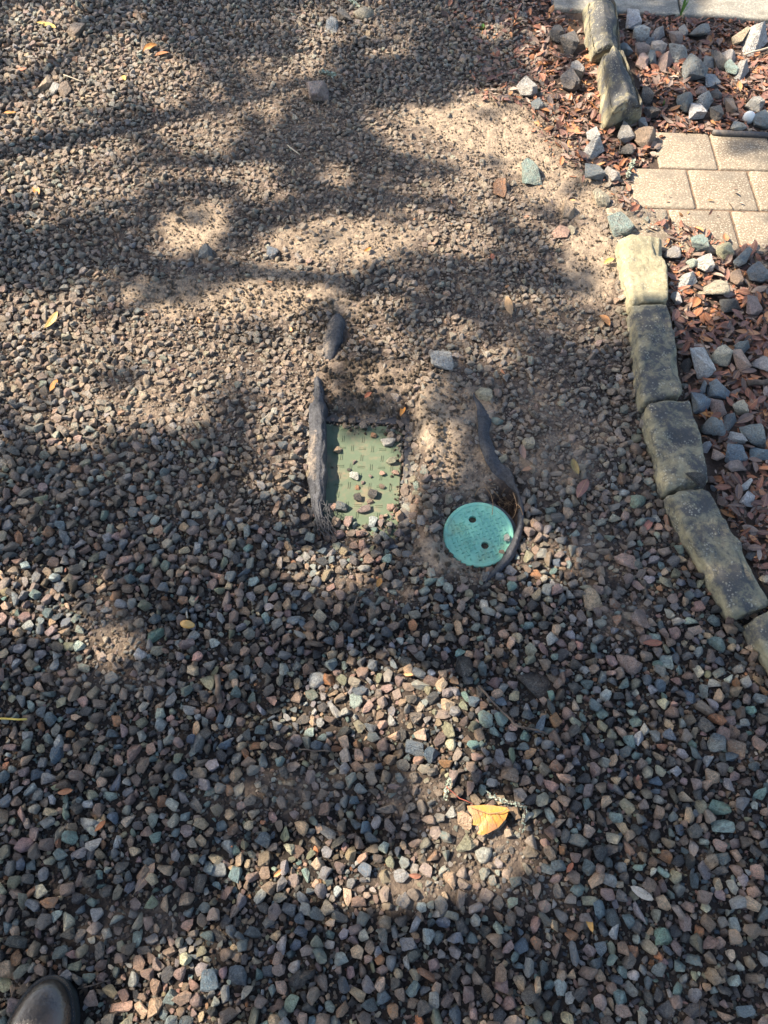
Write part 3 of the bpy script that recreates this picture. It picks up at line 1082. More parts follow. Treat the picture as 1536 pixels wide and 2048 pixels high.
PAL = {
    'slate': (.110, .138, .152), 'teal': (.165, .235, .215), 'dark': (.068, .070, .072), 'mauve': (.25, .18, .155), 'tan': (.43, .305, .20),
    'rust': (.36, .17, .08), 'mint': (.40, .48, .41), 'cream': (.52, .46, .33), 'grey': (.27, .265, .25), 'pink': (.42, .26, .20), 'olive': (.26, .255, .17),
    'brown': (.20, .14, .10), 'white': (.66, .66, .60), 'pale': (.47, .475, .43), 'black': (.028, .030, .034), 'blue': (.105, .150, .19), 'green': (.14, .23, .175)}
for k_ in PAL:
    f_ = {'white': 1.05, 'mint': 1.15, 'cream': 1.15, 'pale': 1.25, 'black': 1.1, 'dark': 1.15}.get(k_, 1.5)
    PAL[k_] = tuple(min(.72, v * f_) for v in PAL[k_])
NAMES = list(PAL)

def jit(c, s=.14):
    k = 1 + random.uniform(-s, s) * 1.3
    return tuple(max(.01, v * k * (1 + random.uniform(-s, s) * .5)) for v in c)

class Grid:
    def __init__(self, cell=.045):
        self.c = cell
        self.d = {}
    def ok(self, x, y, r, f):
        cx, cy = int(math.floor(x / self.c)), int(math.floor(y / self.c))
        for i in (-1, 0, 1):
            for j in (-1, 0, 1):
                for (a, b, q) in self.d.get((cx + i, cy + j), ()):
                    if (a - x) ** 2 + (b - y) ** 2 < ((q + r) * f) ** 2:
                        return False
        return True
    def add(self, x, y, r):
        n_ = max(1, int(math.ceil(r / self.c)))
        self.d.setdefault((int(math.floor(x / self.c)), int(math.floor(y / self.c))), []).append((x, y, r))
G = Grid()

def dust_at(px, py):
    return float(np.clip(.10 + .75 * bare(np.array([px]), np.array([py]))[0] + .18 * (1 - sstep(700, 1250, py)), 0, .9))

def put_stone(kind, px, py, w, h, col, label, rot=None, zf=.45, mesh=None, flat=.6, name=None, cat='stone', group=None, dust=None, lift=0.0):
    g = at(px, py, 0)
    hz = Hs1(g.x, g.y)
    dep = g.y * S_ + CAM_H * C_
    ang = math.atan2(g.y, CAM_H)
    rx = w / 2 * dep / FPX
    ry = h / 2 * dep / FPX / max(.55, math.cos(ang)) * .92
    rz = min(rx, ry) * flat * random.uniform(.9, 1.1)
    z = hz + rz * zf + lift
    g = at(px, py, z)
    me_ = mesh or random.choice(ROCKS if kind == 'rock' else STONES)
    o = bpy.data.objects.new(name or ('rock' if kind == 'rock' else 'gravel_stone'), me_)
    o.location = g
    o.scale = (rx, ry, rz)
    o.rotation_euler = (random.uniform(-.14, .14), random.uniform(-.14, .14), math.radians(rot) if rot is not None else random.uniform(-.25, .25))
    if rot is not None:
        o.scale = (rx, ry, rz)
    link(o)
    c = PAL[col] if isinstance(col, str) else col
    if kind == 'rock' and isinstance(col, str): c = tuple(min(.8, v_ * 1.4) for v_ in c)
    o['col'] = tuple(jit(c, .06)) + (1.0,)
    o['dust'] = (dust_at(px, py) * .5 if dust is None else dust)
    tag(o, label, cat, group)
    G.add(g.x, g.y, (rx + ry) / 2 * .92)
    return o

BED = [  # rocks of the planting bed: px, py, width, height, colour, label
    (1267, 41, 32, 30, 'white', 'blue-white mottled rock right of the farthest edging stone, near the walk'),
    (1282, 66, 36, 24, 'pale', 'rounded pale grey rock just below the blue-white mottled one'),
    (1318, 67, 30, 22, 'grey', 'plain grey rock half under leaves below the walk'),
    (1352, 74, 24, 24, 'mauve', 'small purplish grey rock in a cluster under the walk edge weed'),
    (1366, 62, 18, 20, 'grey', 'narrow upright grey rock under the walk edge weed'),
    (1397, 64, 38, 27, 'slate', 'broad dark slate rock close to the walk'),
    (1301, 81, 20, 15, 'blue', 'small blue rock between two grey ones beside the mossy stones'),
    (1284, 99, 32, 23, 'mauve', 'mauve wedge rock right of the tall mossy stones'),
    (1316, 95, 34, 20, 'grey', 'flat dark-grey rock right of the mauve wedge'),
    (1250, 96, 18, 27, 'blue', 'blue rock wedged against the joint of the two mossy stones'),
    (1358, 103, 38, 36, 'grey', 'striped grey slab of rock in the middle of the leafy bed'),
    (1284, 123, 28, 30, 'mauve', 'square mauve grey rock next to the ridged mossy stone'),
    (1304, 118, 22, 23, 'slate', 'blue-grey block beside the square mauve rock'),
    (1333, 122, 36, 28, 'mauve', 'dull mauve rock half hidden by leaf scraps'),
    (1391, 136, 52, 42, 'slate', 'largest dark slate block in the leafy bed below the walk'),
    (1436, 119, 27, 38, 'black', 'wet black upright rock beside the largest slate block'),
    (1418, 122, 24, 24, 'slate', 'slate chunk between the largest block and the wet black rock'),
    (1457, 112, 32, 26, 'grey', 'grey rock right of the wet black upright rock'),
    (1462, 137, 24, 26, 'teal', 'greenish dark rock touching a squared grey-brown one'),
    (1484, 142, 32, 36, 'grey', 'squared grey-brown rock right of the greenish dark one'),
    (1478, 74, 38, 30, 'tan', 'tan rock leaning on the big pale rock at the right border'),
    (1514, 80, 56, 46, 'pale', 'big pale greenish rock at the right border below the walk'),
    (1424, 164, 30, 23, 'blue', 'clear blue rock below the largest slate block'),
    (1294, 190, 27, 34, 'black', 'glossy dark rock at the near right foot of the ridged mossy stone'),
    (1302, 224, 30, 20, 'black', 'low black rock right of the near end of the ridged mossy stone'),
    (1370, 201, 34, 32, 'slate', 'dark half of a split granite rock above the pavers'),
    (1394, 222, 34, 34, 'white', 'white speckled granite rock above the pavers'),
    (1411, 204, 44, 24, 'pale', 'oval grey rock right of the split granite'),
    (1430, 228, 30, 25, 'dark', 'dark purple rock between granite and white pebble'),
    (1399, 184, 24, 16, 'mauve', 'thin mauve rock above the oval grey one'),
    (1432, 190, 20, 17, 'dark', 'small dark rock above the dark purple one'),
    (1460, 212, 24, 25, 'brown', 'brown rock in leaves left of the white pebble'),
    (1510, 208, 38, 19, 'grey', 'grey rock just above the white pebble'),
    (1524, 241, 38, 28, 'slate', 'dark grey rock right of the white pebble'),
    (1475, 254, 36, 17, 'grey', 'low grey rock beside the black hose'),
    (1137, 88, 40, 34, 'dark', 'dark round speckled rock left of the farthest mossy stone'),
    (1112, 66, 32, 28, 'dark', 'dark angular rock in red leaves, left of the speckled round one'),
    (1115, 14, 32, 26, 'grey', 'grey rock at the corner of the walk'),
    (1139, 163, 38, 34, 'dark', 'charcoal rock left of the ridged mossy stone'),
    (1155, 142, 34, 23, 'grey', 'grey rock just above the charcoal one'),
    (1053, 177, 38, 28, 'grey', 'grey rock where the red leaves meet the drive'),
    (1074, 210, 26, 18, 'slate', 'small blue-grey rock near the yellow-green sprout'),
    (1186, 271, 30, 25, 'pale', 'pale grey rock below the near mossy stone, left one'),
    (1187, 298, 46, 28, 'pale', 'long pale blue-grey rock at the edge of the sunny sand'),
    (1252, 265, 36, 37, 'grey', 'rounded grey rock against the foot of the near mossy stone'),
    (1291, 273, 48, 33, 'brown', 'brown block right of the rounded grey rock'),
    (1285, 247, 20, 17, 'grey', 'small grey rock behind the brown block'),
    (1250, 302, 30, 22, 'dark', 'dark rock buried in the pile of brown leaves'),
    (1188, 345, 44, 20, 'slate', 'flat blue-grey rock in front of the brown leaf pile'),
    (1226, 348, 28, 26, 'grey', 'small grey rock beside the lichen sprig'),
    (1275, 400, 42, 36, 'cream', 'cream rock with a sharp shadow on the corner of the pavers'),
    (1317, 420, 36, 28, 'brown', 'brown wedge-shaped rock under an orange leaf by the pavers'),
    (1398, 488, 40, 28, 'teal', 'blue-green rock at the near corner of the pavers'),
    (1343, 508, 32, 24, 'grey', 'grey wedge rock right of the sunlit yellow edging stone'),
    (1449, 498, 36, 30, 'olive', 'olive grey rock on the near edge of the pavers'),
    (1481, 517, 46, 30, 'slate', 'long dark blue rock below the olive grey one'),
    (1384, 525, 24, 18, 'mint', 'small mint rock in sunny orange leaves'),
    (1410, 528, 36, 26, 'pale', 'pale mottled rock in sunny orange leaves'),
    (1376, 562, 44, 28, 'pale', 'greenish cream rock among bright orange leaves'),
    (1426, 580, 58, 34, 'cream', 'largest cream rock in the sun patch, split in two tones'),
    (1472, 556, 27, 30, 'brown', 'brownish rock right of the largest cream one'),
    (1515, 548, 42, 32, 'slate', 'dark blue rock at the right border above the shade'),
    (1460, 608, 46, 26, 'dark', 'dark grey slab just below the sun patch'),
    (1506, 613, 32, 32, 'mauve', 'grey-brown rock in shade near the right border'),
    (1353, 594, 20, 25, 'pale', 'light grey rock beside the joint of two edging stones'),
    (1402, 724, 44, 60, 'white', 'large white speckled granite rock with a twig lying on it'),
    (1441, 711, 48, 36, 'cream', 'tan speckled rock right of the white granite'),
    (1480, 720, 32, 44, 'pink', 'pinkish squared block in the shaded bed'),
    (1521, 729, 36, 38, 'grey', 'grey rock right of the pinkish block'),
    (1487, 696, 38, 25, 'slate', 'blue-grey rock behind the pinkish block'),
    (1376, 731, 25, 25, 'black', 'round wet black rock between the edging stone and white granite'),
    (1404, 776, 21, 26, 'slate', 'narrow slate chip between two flat slates'),
    (1400, 803, 36, 44, 'blue', 'flat slate rock lying beside the far end of the speckled edging stone'),
    (1439, 780, 46, 36, 'blue', 'flat square-cornered slate rock right of the narrow chip'),
    (1435, 813, 31, 48, 'mauve', 'brown-grey upright rock between two flat slates'),
    (1480, 817, 34, 28, 'cream', 'cream speckled rock in dark leaves at the right'),
    (1462, 842, 33, 30, 'slate', 'dark slate piece with a straight edge, under the cream speckled rock'),
    (1424, 857, 42, 44, 'slate', 'flaky slate rock beside the speckled edging stone'),
    (1474, 876, 38, 26, 'pale', 'pale speckled rock between slates'),
    (1512, 868, 52, 52, 'slate', 'largest shaded slate rock near the right border'),
    (1416, 893, 22, 20, 'white', 'small white quartz rock beside the speckled edging stone'),
    (1434, 910, 32, 24, 'pink', 'pale pinkish rock against the speckled edging stone'),
    (1471, 910, 44, 36, 'blue', 'smooth oval blue rock in the shaded bed'),
    (1520, 906, 46, 28, 'blue', 'long blue rock at the right border below the largest slate'),
    (1471, 934, 48, 22, 'mauve', 'flat brown and blue rock below the smooth oval one'),
    (1490, 971, 28, 26, 'white', 'small white rock in brown leaves right of the slanting edging stone'),
    (1494, 998, 34, 32, 'white', 'white rock with a rusty foot right of the slanting edging stone'),
]
for b in BED:
    b = (b[0], b[1], b[2] * .94, b[3] * .94) + tuple(b[4:])
    put_stone('rock', *b[:6], mesh=random.choice(ANG), zf=.55, flat=.78, lift=.008, cat='rock', group='rocks in the planting bed', dust=.12 if b[1] > 600 else .22)
put_stone('rock', 1392, 958, 42, 27, 'black', 'black wet rock resting on the joint between two edging stones', cat='rock', group='rocks in the planting bed', dust=.0, lift=.05)
# smooth white ball
wb = at(1498, 235, .016)
bm = bmesh.new()
bmesh.ops.create_uvsphere(bm, u_segments=24, v_segments=16, radius=.0195)
o = obj_bm('white_ball', bm, mat_plain('white_ball_shell', (.62, .64, .60), (.75, .76, .72), 30, .5, .1, .001), None, True)
o.location = wb
tag(o, 'smooth round white ball lying in the leafy bed above the hose', 'ball')
G.add(wb.x, wb.y, .02)

LOOSE = [  # stones in the drive that stand out: px, py, w, h, colour, label
    (637, 181, 44, 38, 'mauve', 'biggest brownish grey stone standing out of the far gravel'),
    (688, 31, 28, 30, 'dark', 'dark upright stone near the top border'), (728, 28, 38, 20, 'cream', 'cream stone beside a lichen twig at the top border'),
    (664, 52, 28, 26, 'pale', 'pale stone left of the dark upright one at the top'), (152, 61, 32, 30, 'brown', 'round brown stone right of the yellow leaf'),
    (93, 166, 26, 34, 'tan', 'tan stone, left of a touching group of three in the sun'), (112, 178, 22, 22, 'pale', 'pale bluish stone, middle of a touching group of three'),
    (131, 180, 24, 30, 'brown', 'brown stone, right of a touching group of three in the sun'),
    (1062, 344, 38, 46, 'teal', 'tall greenish stone casting a shadow on the sandy ground'), (1203, 397, 34, 26, 'cream', 'pale stone on sand left of the pavers'),
    (1240, 452, 44, 40, 'teal', 'green and rust stone at the far end of the sunlit edging stone'), (1138, 420, 28, 36, 'tan', 'upright tan stone on the sunny sand'),
    (1000, 378, 28, 32, 'rust', 'rusty orange stone on the shaded sand'), (1122, 466, 36, 20, 'pink', 'flat pink stone on bare sand'), (1141, 461, 18, 15, 'cream', 'small cream stone touching the flat pink one'),
    (883, 723, 50, 34, 'pale', 'pale greenish block beyond the gap between the two lids'), (968, 790, 32, 24, 'cream', 'cream rusty-footed stone at the tip of the twisted fabric'),
    (1057, 886, 25, 22, 'cream', 'yellowish stone right of the twisted fabric'), (994, 842, 26, 18, 'teal', 'blue-grey stone resting at the edge of the twisted fabric'),
    (993, 908, 20, 12, 'pale', 'small light stone lying on the twisted fabric'), (1003, 919, 24, 16, 'olive', 'olive stone lying on the twisted fabric below the light one'),
    (1260, 1329, 46, 48, 'mauve', 'flat square brown stone in the shaded gravel'), (1253, 1122, 52, 32, 'pink', 'reddish pink stone half sunk in dirt'),
    (1184, 1198, 36, 44, 'tan', 'tan block in shaded gravel below the round lid'), (1275, 1003, 35, 30, 'green', 'mossy green stone left of the slanting edging stone'),
    (1279, 1238, 38, 46, 'mauve', 'wedge stone, grey above and red below'), (1311, 1276, 26, 24, 'mint', 'round mint-white stone below the grey and red wedge'),
    (1332, 1325, 28, 28, 'mint', 'mottled mint and black stone right of the flat square brown one'), (634, 1360, 38, 38, 'pale', 'pale triangular stone at the edge of the lower sun patch'),
    (970, 1439, 31, 36, 'teal', 'pale teal stone right of the lower sun patch'), (967, 1210, 20, 24, 'white', 'small bright white stone below the round lid'),
    (712, 1401, 28, 36, 'mint', 'green and cream stone in the lower sun patch'), (829, 1497, 42, 32, 'slate', 'dark bluish green round stone below the sun patch'),
    (927, 1334, 38, 52, 'black', 'black wedge stone above the lower sun patch'), (312, 1271, 33, 42, 'green', 'green stone below the tan nut'),
    (416, 1366, 32, 36, 'olive', 'olive stone left of a short brown stick'), (268, 1506, 30, 42, 'pink', 'pinkish muddy stone in the left gravel'),
    (115, 1509, 30, 38, 'blue', 'blue wedge stone near the left border'), (222, 1591, 34, 24, 'mint', 'whitish blue stone in the lower left gravel'), (177, 1646, 38, 34, 'pale', 'whitish grey faceted stone in the lower left gravel'),
    (120, 1668, 20, 40, 'cream', 'upright cream stone left of the whitish faceted one'), (275, 1877, 20, 36, 'mint', 'white bone-shaped stone above the boot'), (454, 1694, 26, 34, 'pale', 'pale pointed stone in the lower gravel'),
    (16, 1940, 38, 38, 'tan', 'striped tan stone at the left border above the boot'), (374, 1798, 34, 30, 'tan', 'tan faceted stone in the lower gravel'),
    (310, 2014, 34, 38, 'tan', 'sunny tan stone right of the boot'), (243, 2014, 46, 22, 'pink', 'long pinkish slab just right of the boot'), (420, 1960, 36, 44, 'blue', 'large blue stone near the bottom border'), (475, 1950, 40, 38, 'slate', 'round bluish stone right of the large blue one'),
    (928, 1641, 33, 38, 'tan', 'tan stone touching the big orange leaf'), (930, 1684, 40, 38, 'olive', 'olive stone below the big orange leaf'), (969, 1710, 36, 34, 'pale', 'pale green stone in the bottom sun streak'),
    (898, 1760, 30, 36, 'tan', 'orange tan stone with a black shadow in the bottom sun streak'), (902, 1622, 23, 30, 'white', 'white tipped stone left of the big orange leaf'),
    (1019, 1550, 38, 40, 'brown', 'brown stone above the lichen twig'), (1232, 1634, 30, 28, 'mint', 'pale speckled stone in the lower right gravel'), (1103, 1571, 29, 30, 'pink', 'pink stone in the lower right gravel'),
    (1328, 1874, 38, 36, 'green', 'mossy green stone in the bottom right gravel'), (1240, 1991, 28, 34, 'teal', 'pale blue stone near the bottom border'),
    (1431, 1288, 38, 33, 'teal', 'dark teal stone left of the cut-off edging stone'), (1445, 1654, 52, 30, 'mint', 'long mint stone near the right border'), (1438, 1615, 48, 32, 'green', 'dark green slab above the long mint stone'),
    (1472, 1493, 42, 44, 'brown', 'large squared brown stone near the right border'), (1426, 1552, 32, 32, 'tan', 'tan pointed stone below a mottled white one'), (1418, 1522, 24, 26, 'white', 'mottled white stone above the tan pointed one'),
    (1380, 1393, 23, 34, 'blue', 'clear blue stone in the right gravel'), (1433, 1486, 38, 36, 'slate', 'blue-grey stone left of the large squared brown one'), (1296, 1544, 26, 30, 'cream', 'pale cream stone in the right gravel'),
    (412, 505, 28, 22, 'slate', 'dark blue stone below the sunny sand patch'), (440, 1740, 30, 28, 'grey', 'grey stone below the pale pointed one'), (545, 505, 26, 22, 'blue', 'blue stone right of the dark one on the sand'),
]
for b in LOOSE:
    put_stone('stone', *b[:6], zf=.5, flat=.68, cat='stone', group='stones that stand out of the drive gravel', dust=.05 if b[1] > 1150 else .22)
ONLID = [
    (708, 952, 24, 17, 'white', 'cream triangular stone in the middle of the green lid'), (745, 987, 22, 22, 'dark', 'dark rounded stone on the green lid'),
    (715, 995, 19, 17, 'black', 'black angular stone on the green lid left of the dark rounded one'), (727, 1018, 33, 19, 'mauve', 'flat grey-brown stone on the near part of the green lid'),
    (715, 975, 10, 10, 'rust', 'tiny rust pebble below the cream triangular stone'), (709, 924, 9, 12, 'mauve', 'tiny brown pebble above the cream triangular stone'),
    (698, 939, 10, 8, 'dark', 'tiny dark pebble left of the cream triangular stone'), (726, 965, 9, 9, 'mauve', 'tiny mauve pebble right of the rust one'),
    (741, 952, 9, 10, 'mauve', 'tiny grey-mauve pebble right of the cream triangular stone'), (764, 973, 14, 11, 'brown', 'small brown pebble touching the dark rounded stone'),
    (741, 1003, 17, 11, 'brown', 'wet brown pebble just below the dark rounded stone'), (675, 899, 20, 17, 'tan', 'muddy tan lump on the green lid by the fabric'),
    (748, 870, 15, 12, 'rust', 'rusty pebble on the far part of the green lid'), (777, 884, 36, 19, 'pale', 'grey granite chip on the far right of the green lid'),
    (782, 921, 24, 19, 'olive', 'yellowish lump at the right rim of the green lid'), (765, 947, 14, 12, 'pink', 'pinkish pebble left of the lump cluster at the right rim'),
    (791, 945, 17, 14, 'pink', 'pinkish crumb at the right rim of the green lid'), (781, 1014, 20, 18, 'pink', 'reddish stone at the near right corner of the green lid'),
    (665, 839, 9, 9, 'pink', 'small pink cube at the far left corner of the green lid'), (705, 841, 20, 14, 'brown', 'brown stone on the far rim of the green lid'),
    (684, 1012, 30, 24, 'slate', 'dark stone with mud at the near left of the green lid'), (664, 1013, 20, 18, 'pink', 'pink stone against the fabric at the near left of the lid'),
    (1015, 1076, 16, 18, 'pale', 'grey shiny stone on the right rim of the round teal lid'), (1003, 1104, 15, 12, 'brown', 'brown dirt clod on the near right rim of the round teal lid'),
]
for b in ONLID:
    b = (b[0], b[1], b[2] * .88, b[3] * .88) + tuple(b[4:])
    put_stone('stone', *b[:6], zf=.8, flat=.66, cat='stone', group='stones lying on the lids', dust=.15)
# soil clod
put_stone('rock', 1070, 1374, 84, 62, (.045, .04, .038), 'dark lump of soil right of the lower sun patch', zf=.1, flat=.45, name='soil_clod', cat='soil clod', dust=.12)
NHAND = len(LOOSE) + len(ONLID)

# ------------------------------------------------------------------ gravel field
VX0, VX1, VY0, VY1 = -2.2, 2.2, -0.28, 3.45
WTS = {'slate': .14, 'teal': .07, 'dark': .17, 'mauve': .18, 'tan': .14, 'rust': .03, 'mint': .025, 'cream': .04, 'grey': .14, 'pink': .04, 'olive': .05, 'brown': .15, 'blue': .035, 'pale': .055}
wk = list(WTS); wp = np.array([WTS[k] for k in wk]); wp /= wp.sum()

def in_field(px, py):
    """not in the bed nor on anything built"""
    m = inpoly(px, py, BED_POLY2) | inpoly(px, py, BED_POLY) | blocked(px, py) | inpoly(px, py, PAVE_POLY)
    return ~m

def candidates(n):
    x = rng.uniform(VX0, VX1, n); y = rng.uniform(VY0, VY1, n)
    px, py, dep = proj(x, y)
    k = (px > -130) & (px < 1666) & (py > -90) & (py < 2170)
    return x[k], y[k], px[k], py[k], dep[k]

def field(n, rlo, rhi, f, power, seedbare, thin=1.0):
    x, y, px, py, dep = candidates(n)
    ok = in_field(px, py)
    x, y, px, py, dep = [a[ok] for a in (x, y, px, py, dep)]
    b = bare(px, py)
    keep = rng.random(len(x)) > np.clip(b * seedbare, 0, .995)
    x, y, px, py, dep, b = [a[keep] for a in (x, y, px, py, dep, b)]
    r = rlo + (rhi - rlo) * rng.random(len(x)) ** power
    r *= 1 - .18 * ell(px, py, [(720, 480, 600, 460, 1)], .4)
    o = np.argsort(-r)
    out = []
    for i in o:
        if G.ok(x[i], y[i], r[i], f):
            G.add(x[i], y[i], r[i])
            out.append(i)
    out = np.array(out)
    return x[out], y[out], r[out], px[out], py[out], dep[out], b[out]

def hs(x, y):
    h = H(x, y)
    u, v = lid_local(x, y)
    h = np.where((np.abs(u) < LID_W / 2 + .02) & (np.abs(v) < LID_L / 2 + .02), np.maximum(h, LID_Z), h)
    return h

class Pts:
    def __init__(self):
        self.p, self.rot, self.sc, self.col, self.dust, self.idx = [], [], [], [], [], []

def instancer(name, P, meshes, mat, label):
    """one object: points that carry the instanced shapes (geometry nodes)"""
    src = bpy.data.collections.new(name + '_shapes')     # never linked to the scene
    for i, m in enumerate(meshes):
        src.objects.link(bpy.data.objects.new('%s_shape_%02d' % (name, i), m))
    me_ = bpy.data.meshes.new(name)
    n_ = len(P['p'])
    me_.vertices.add(n_)
    me_.vertices.foreach_set('co', np.asarray(P['p'], np.float32).ravel())
    def A(nm, typ, arr, key):
        a_ = me_.attributes.new(nm, typ, 'POINT')
        a_.data.foreach_set(key, np.ascontiguousarray(arr).ravel())
    A('rot', 'FLOAT_VECTOR', np.asarray(P['rot'], np.float32), 'vector')
    A('size', 'FLOAT_VECTOR', np.asarray(P['sc'], np.float32), 'vector')
    c4 = np.ones((n_, 4), np.float32); c4[:, :3] = P['col']
    A('col', 'FLOAT_COLOR', c4, 'color')
    A('dust', 'FLOAT', np.asarray(P['dust'], np.float32), 'value')
    A('pick', 'INT', np.asarray(P['idx'], np.int32), 'value')
    o = link(bpy.data.objects.new(name, me_))
    ng = bpy.data.node_groups.new(name, 'GeometryNodeTree')
    ng.interface.new_socket('Geometry', in_out='INPUT', socket_type='NodeSocketGeometry')
    ng.interface.new_socket('Geometry', in_out='OUTPUT', socket_type='NodeSocketGeometry')
    gi = ng.nodes.new('NodeGroupInput'); go = ng.nodes.new('NodeGroupOutput')
    ci = ng.nodes.new('GeometryNodeCollectionInfo')
    ci.inputs[0].default_value = src
    ci.inputs['Separate Children'].default_value = True
    ci.inputs['Reset Children'].default_value = True
    ip = ng.nodes.new('GeometryNodeInstanceOnPoints')
    ip.inputs['Pick Instance'].default_value = True
    def at_(nm, typ):
        q = ng.nodes.new('GeometryNodeInputNamedAttribute')
        q.data_type = typ
        q.inputs[0].default_value = nm
        return next(s for s in q.outputs if s.enabled and s.name == 'Attribute')
    ng.links.new(gi.outputs[0], ip.inputs['Points'])
    ng.links.new(ci.outputs[0], ip.inputs['Instance'])
    ng.links.new(at_('pick', 'INT'), ip.inputs['Instance Index'])
    e2r = ng.nodes.new('FunctionNodeEulerToRotation')
    ng.links.new(at_('rot', 'FLOAT_VECTOR'), e2r.inputs[0])
    ng.links.new(e2r.outputs[0], ip.inputs['Rotation'])
    ng.links.new(at_('size', 'FLOAT_VECTOR'), ip.inputs['Scale'])
    ng.links.new(ip.outputs[0], go.inputs[0])
    md = o.modifiers.new('scatter', 'NODES')
    md.node_group = ng
    return tag(o, label, None, None, 'stuff')

def stone_cols(n_, b, py):
    ix = rng.choice(len(wk), n_, p=wp)
    c = np.array([PAL[wk[i]] for i in ix])
    c = c * (1 + rng.uniform(-.42, .45, (n_, 1))) * (1 + rng.uniform(-.08, .08, (n_, 3)))
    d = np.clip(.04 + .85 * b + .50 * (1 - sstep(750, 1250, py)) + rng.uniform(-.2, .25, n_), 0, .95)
    return ix, c, d

def pose(x, y, r, zlift, ns):
    n_ = len(x)
    long_ = np.where(rng.random(n_) < .12, rng.uniform(1.1, 1.35, n_), 1.0)
    sc = np.stack([r * rng.uniform(.9, 1.25, n_) * long_, r * rng.uniform(.72, 1.0, n_) / long_ ** .6, r * rng.uniform(.45, .85, n_)], -1)
    rot = np.stack([rng.normal(0, .38, n_), rng.normal(0, .38, n_), rng.uniform(0, 6.283, n_)], -1)
    z = hs(x, y) + sc[:, 2] * (zlift - .75 * zlift * np.clip(bare(*proj(x, y)[:2]) * 1.3, 0, 1))
    p_ = np.stack([x, y, z], -1)
    return p_, rot, sc, rng.integers(0, ns, n_)

# big stones: the 200 that show largest become objects, the rest joins the gravel
bx, by, br, bpx, bpy_, bdep, bb = field(230000, .0036, .0126, .77, 1.8, 1.10)
ix, bc, bd = stone_cols(len(bx), bb, bpy_)
p_, rot, sc, pick = pose(bx, by, br, .95, len(STONES))
show = br / bdep * ((bpx > 8) & (bpx < 1528) & (bpy_ > 8) & (bpy_ < 2040))
top = np.argsort(-show)[:200]
def where(px, py, marks):
    q = min(marks, key=lambda m: (m[0] - px) ** 2 + ((m[1] - py) * 1.0) ** 2)
    dx, dy = px - q[0], py - q[1]
    if abs(dx) > abs(dy): rel = 'right of' if dx > 0 else 'left of'
    else: rel = 'below' if dy > 0 else 'above'
    return ('close ' if math.hypot(dx, dy) < 75 else '') + rel + ' the ' + q[2]
MARKS = [(722, 960, 'green rectangular lid'), (957, 1068, 'round teal lid'), (110, 2000, 'boot'), (975, 1640, 'big orange leaf'), (377, 1254, 'tan nut'), (30, 1443, 'yellow stalk'),
         (634, 1360, 'pale triangular stone'), (1260, 1329, 'flat square brown stone'), (1284, 1786, 'pale tan leaf'), (1510, 1290, 'cut-off edging stone'), (1179, 1845, 'curled orange leaf'),
         (1445, 1654, 'long mint stone'), (275, 1877, 'white bone-shaped stone'), (454, 1694, 'pale pointed stone'), (290, 1755, 'narrow brown leaf'), (1020, 1440, 'crooked dark twig'),
         (829, 1497, 'dark bluish round stone'), (1240, 1991, 'pale blue stone'), (1328, 1874, 'mossy green stone'), (177, 1646, 'whitish faceted stone'), (437, 1385, 'short brown stick'),
         (700, 1215, 'thin twig below the lid'), (1184, 1198, 'tan block'), (104, 642, 'curled golden leaf'), (385, 448, 'sunny sand patch'), (115, 1509, 'blue wedge stone'),
         (640, 1503, 'thin dark twig'), (475, 1950, 'round bluish stone'), (898, 1760, 'orange tan stone'), (1232, 1634, 'pale speckled stone'), (1440, 1400, 'clear blue stone')]
BMARKS = [(1402, 724, 'white granite rock'), (1426, 580, 'largest cream rock'), (1391, 136, 'largest slate block'), (1498, 235, 'white ball'), (1240, 170, 'ridged mossy stone'), (1205, 50, 'farthest mossy stone'),
          (1440, 1090, 'slanting edging stone'), (1360, 880, 'speckled edging stone'), (1480, 720, 'pinkish block'), (1512, 868, 'largest shaded slate'), (1514, 80, 'big pale rock'), (1291, 273, 'brown block'),
          (1317, 420, 'brown wedge rock'), (1449, 498, 'olive grey rock'), (1137, 88, 'round speckled rock'), (1139, 163, 'charcoal rock'), (1439, 780, 'flat square slate'), (1471, 910, 'oval blue rock'),
          (1394, 222, 'speckled granite'), (1480, 817, 'cream speckled rock'), (1490, 971, 'small white rock'), (1320, 700, 'long dark edging stone'), (1515, 548, 'dark blue border rock')]
WORDS = {'slate': 'slate grey', 'teal': 'grey-green', 'dark': 'charcoal', 'mauve': 'mauve brown', 'tan': 'tan', 'rust': 'rust red', 'mint': 'pale mint', 'cream': 'cream',
         'grey': 'plain grey', 'pink': 'pink', 'olive': 'olive', 'brown': 'dark brown', 'blue': 'bluish', 'pale': 'light grey'}
for i in top:
    o = bpy.data.objects.new('gravel_stone', STONES[pick[i]])
    o.location = p_[i]; o.rotation_euler = rot[i]; o.scale = sc[i]
    o['col'] = tuple(float(q) for q in bc[i]) + (1.0,)
    o['dust'] = float(bd[i])
    link(o)
    w_ = WORDS[wk[ix[i]]]
    wh = where(bpx[i], bpy_[i], MARKS)
    tag(o, 'larger %s gravel stone %s' % (w_, wh), 'stone', '%s gravel stones %s' % (w_, wh))
rest = np.ones(len(bx), bool); rest[top] = False
P = [dict(p=p_[rest], rot=rot[rest], sc=sc[rest], col=bc[rest], dust=bd[rest], idx=pick[rest])]
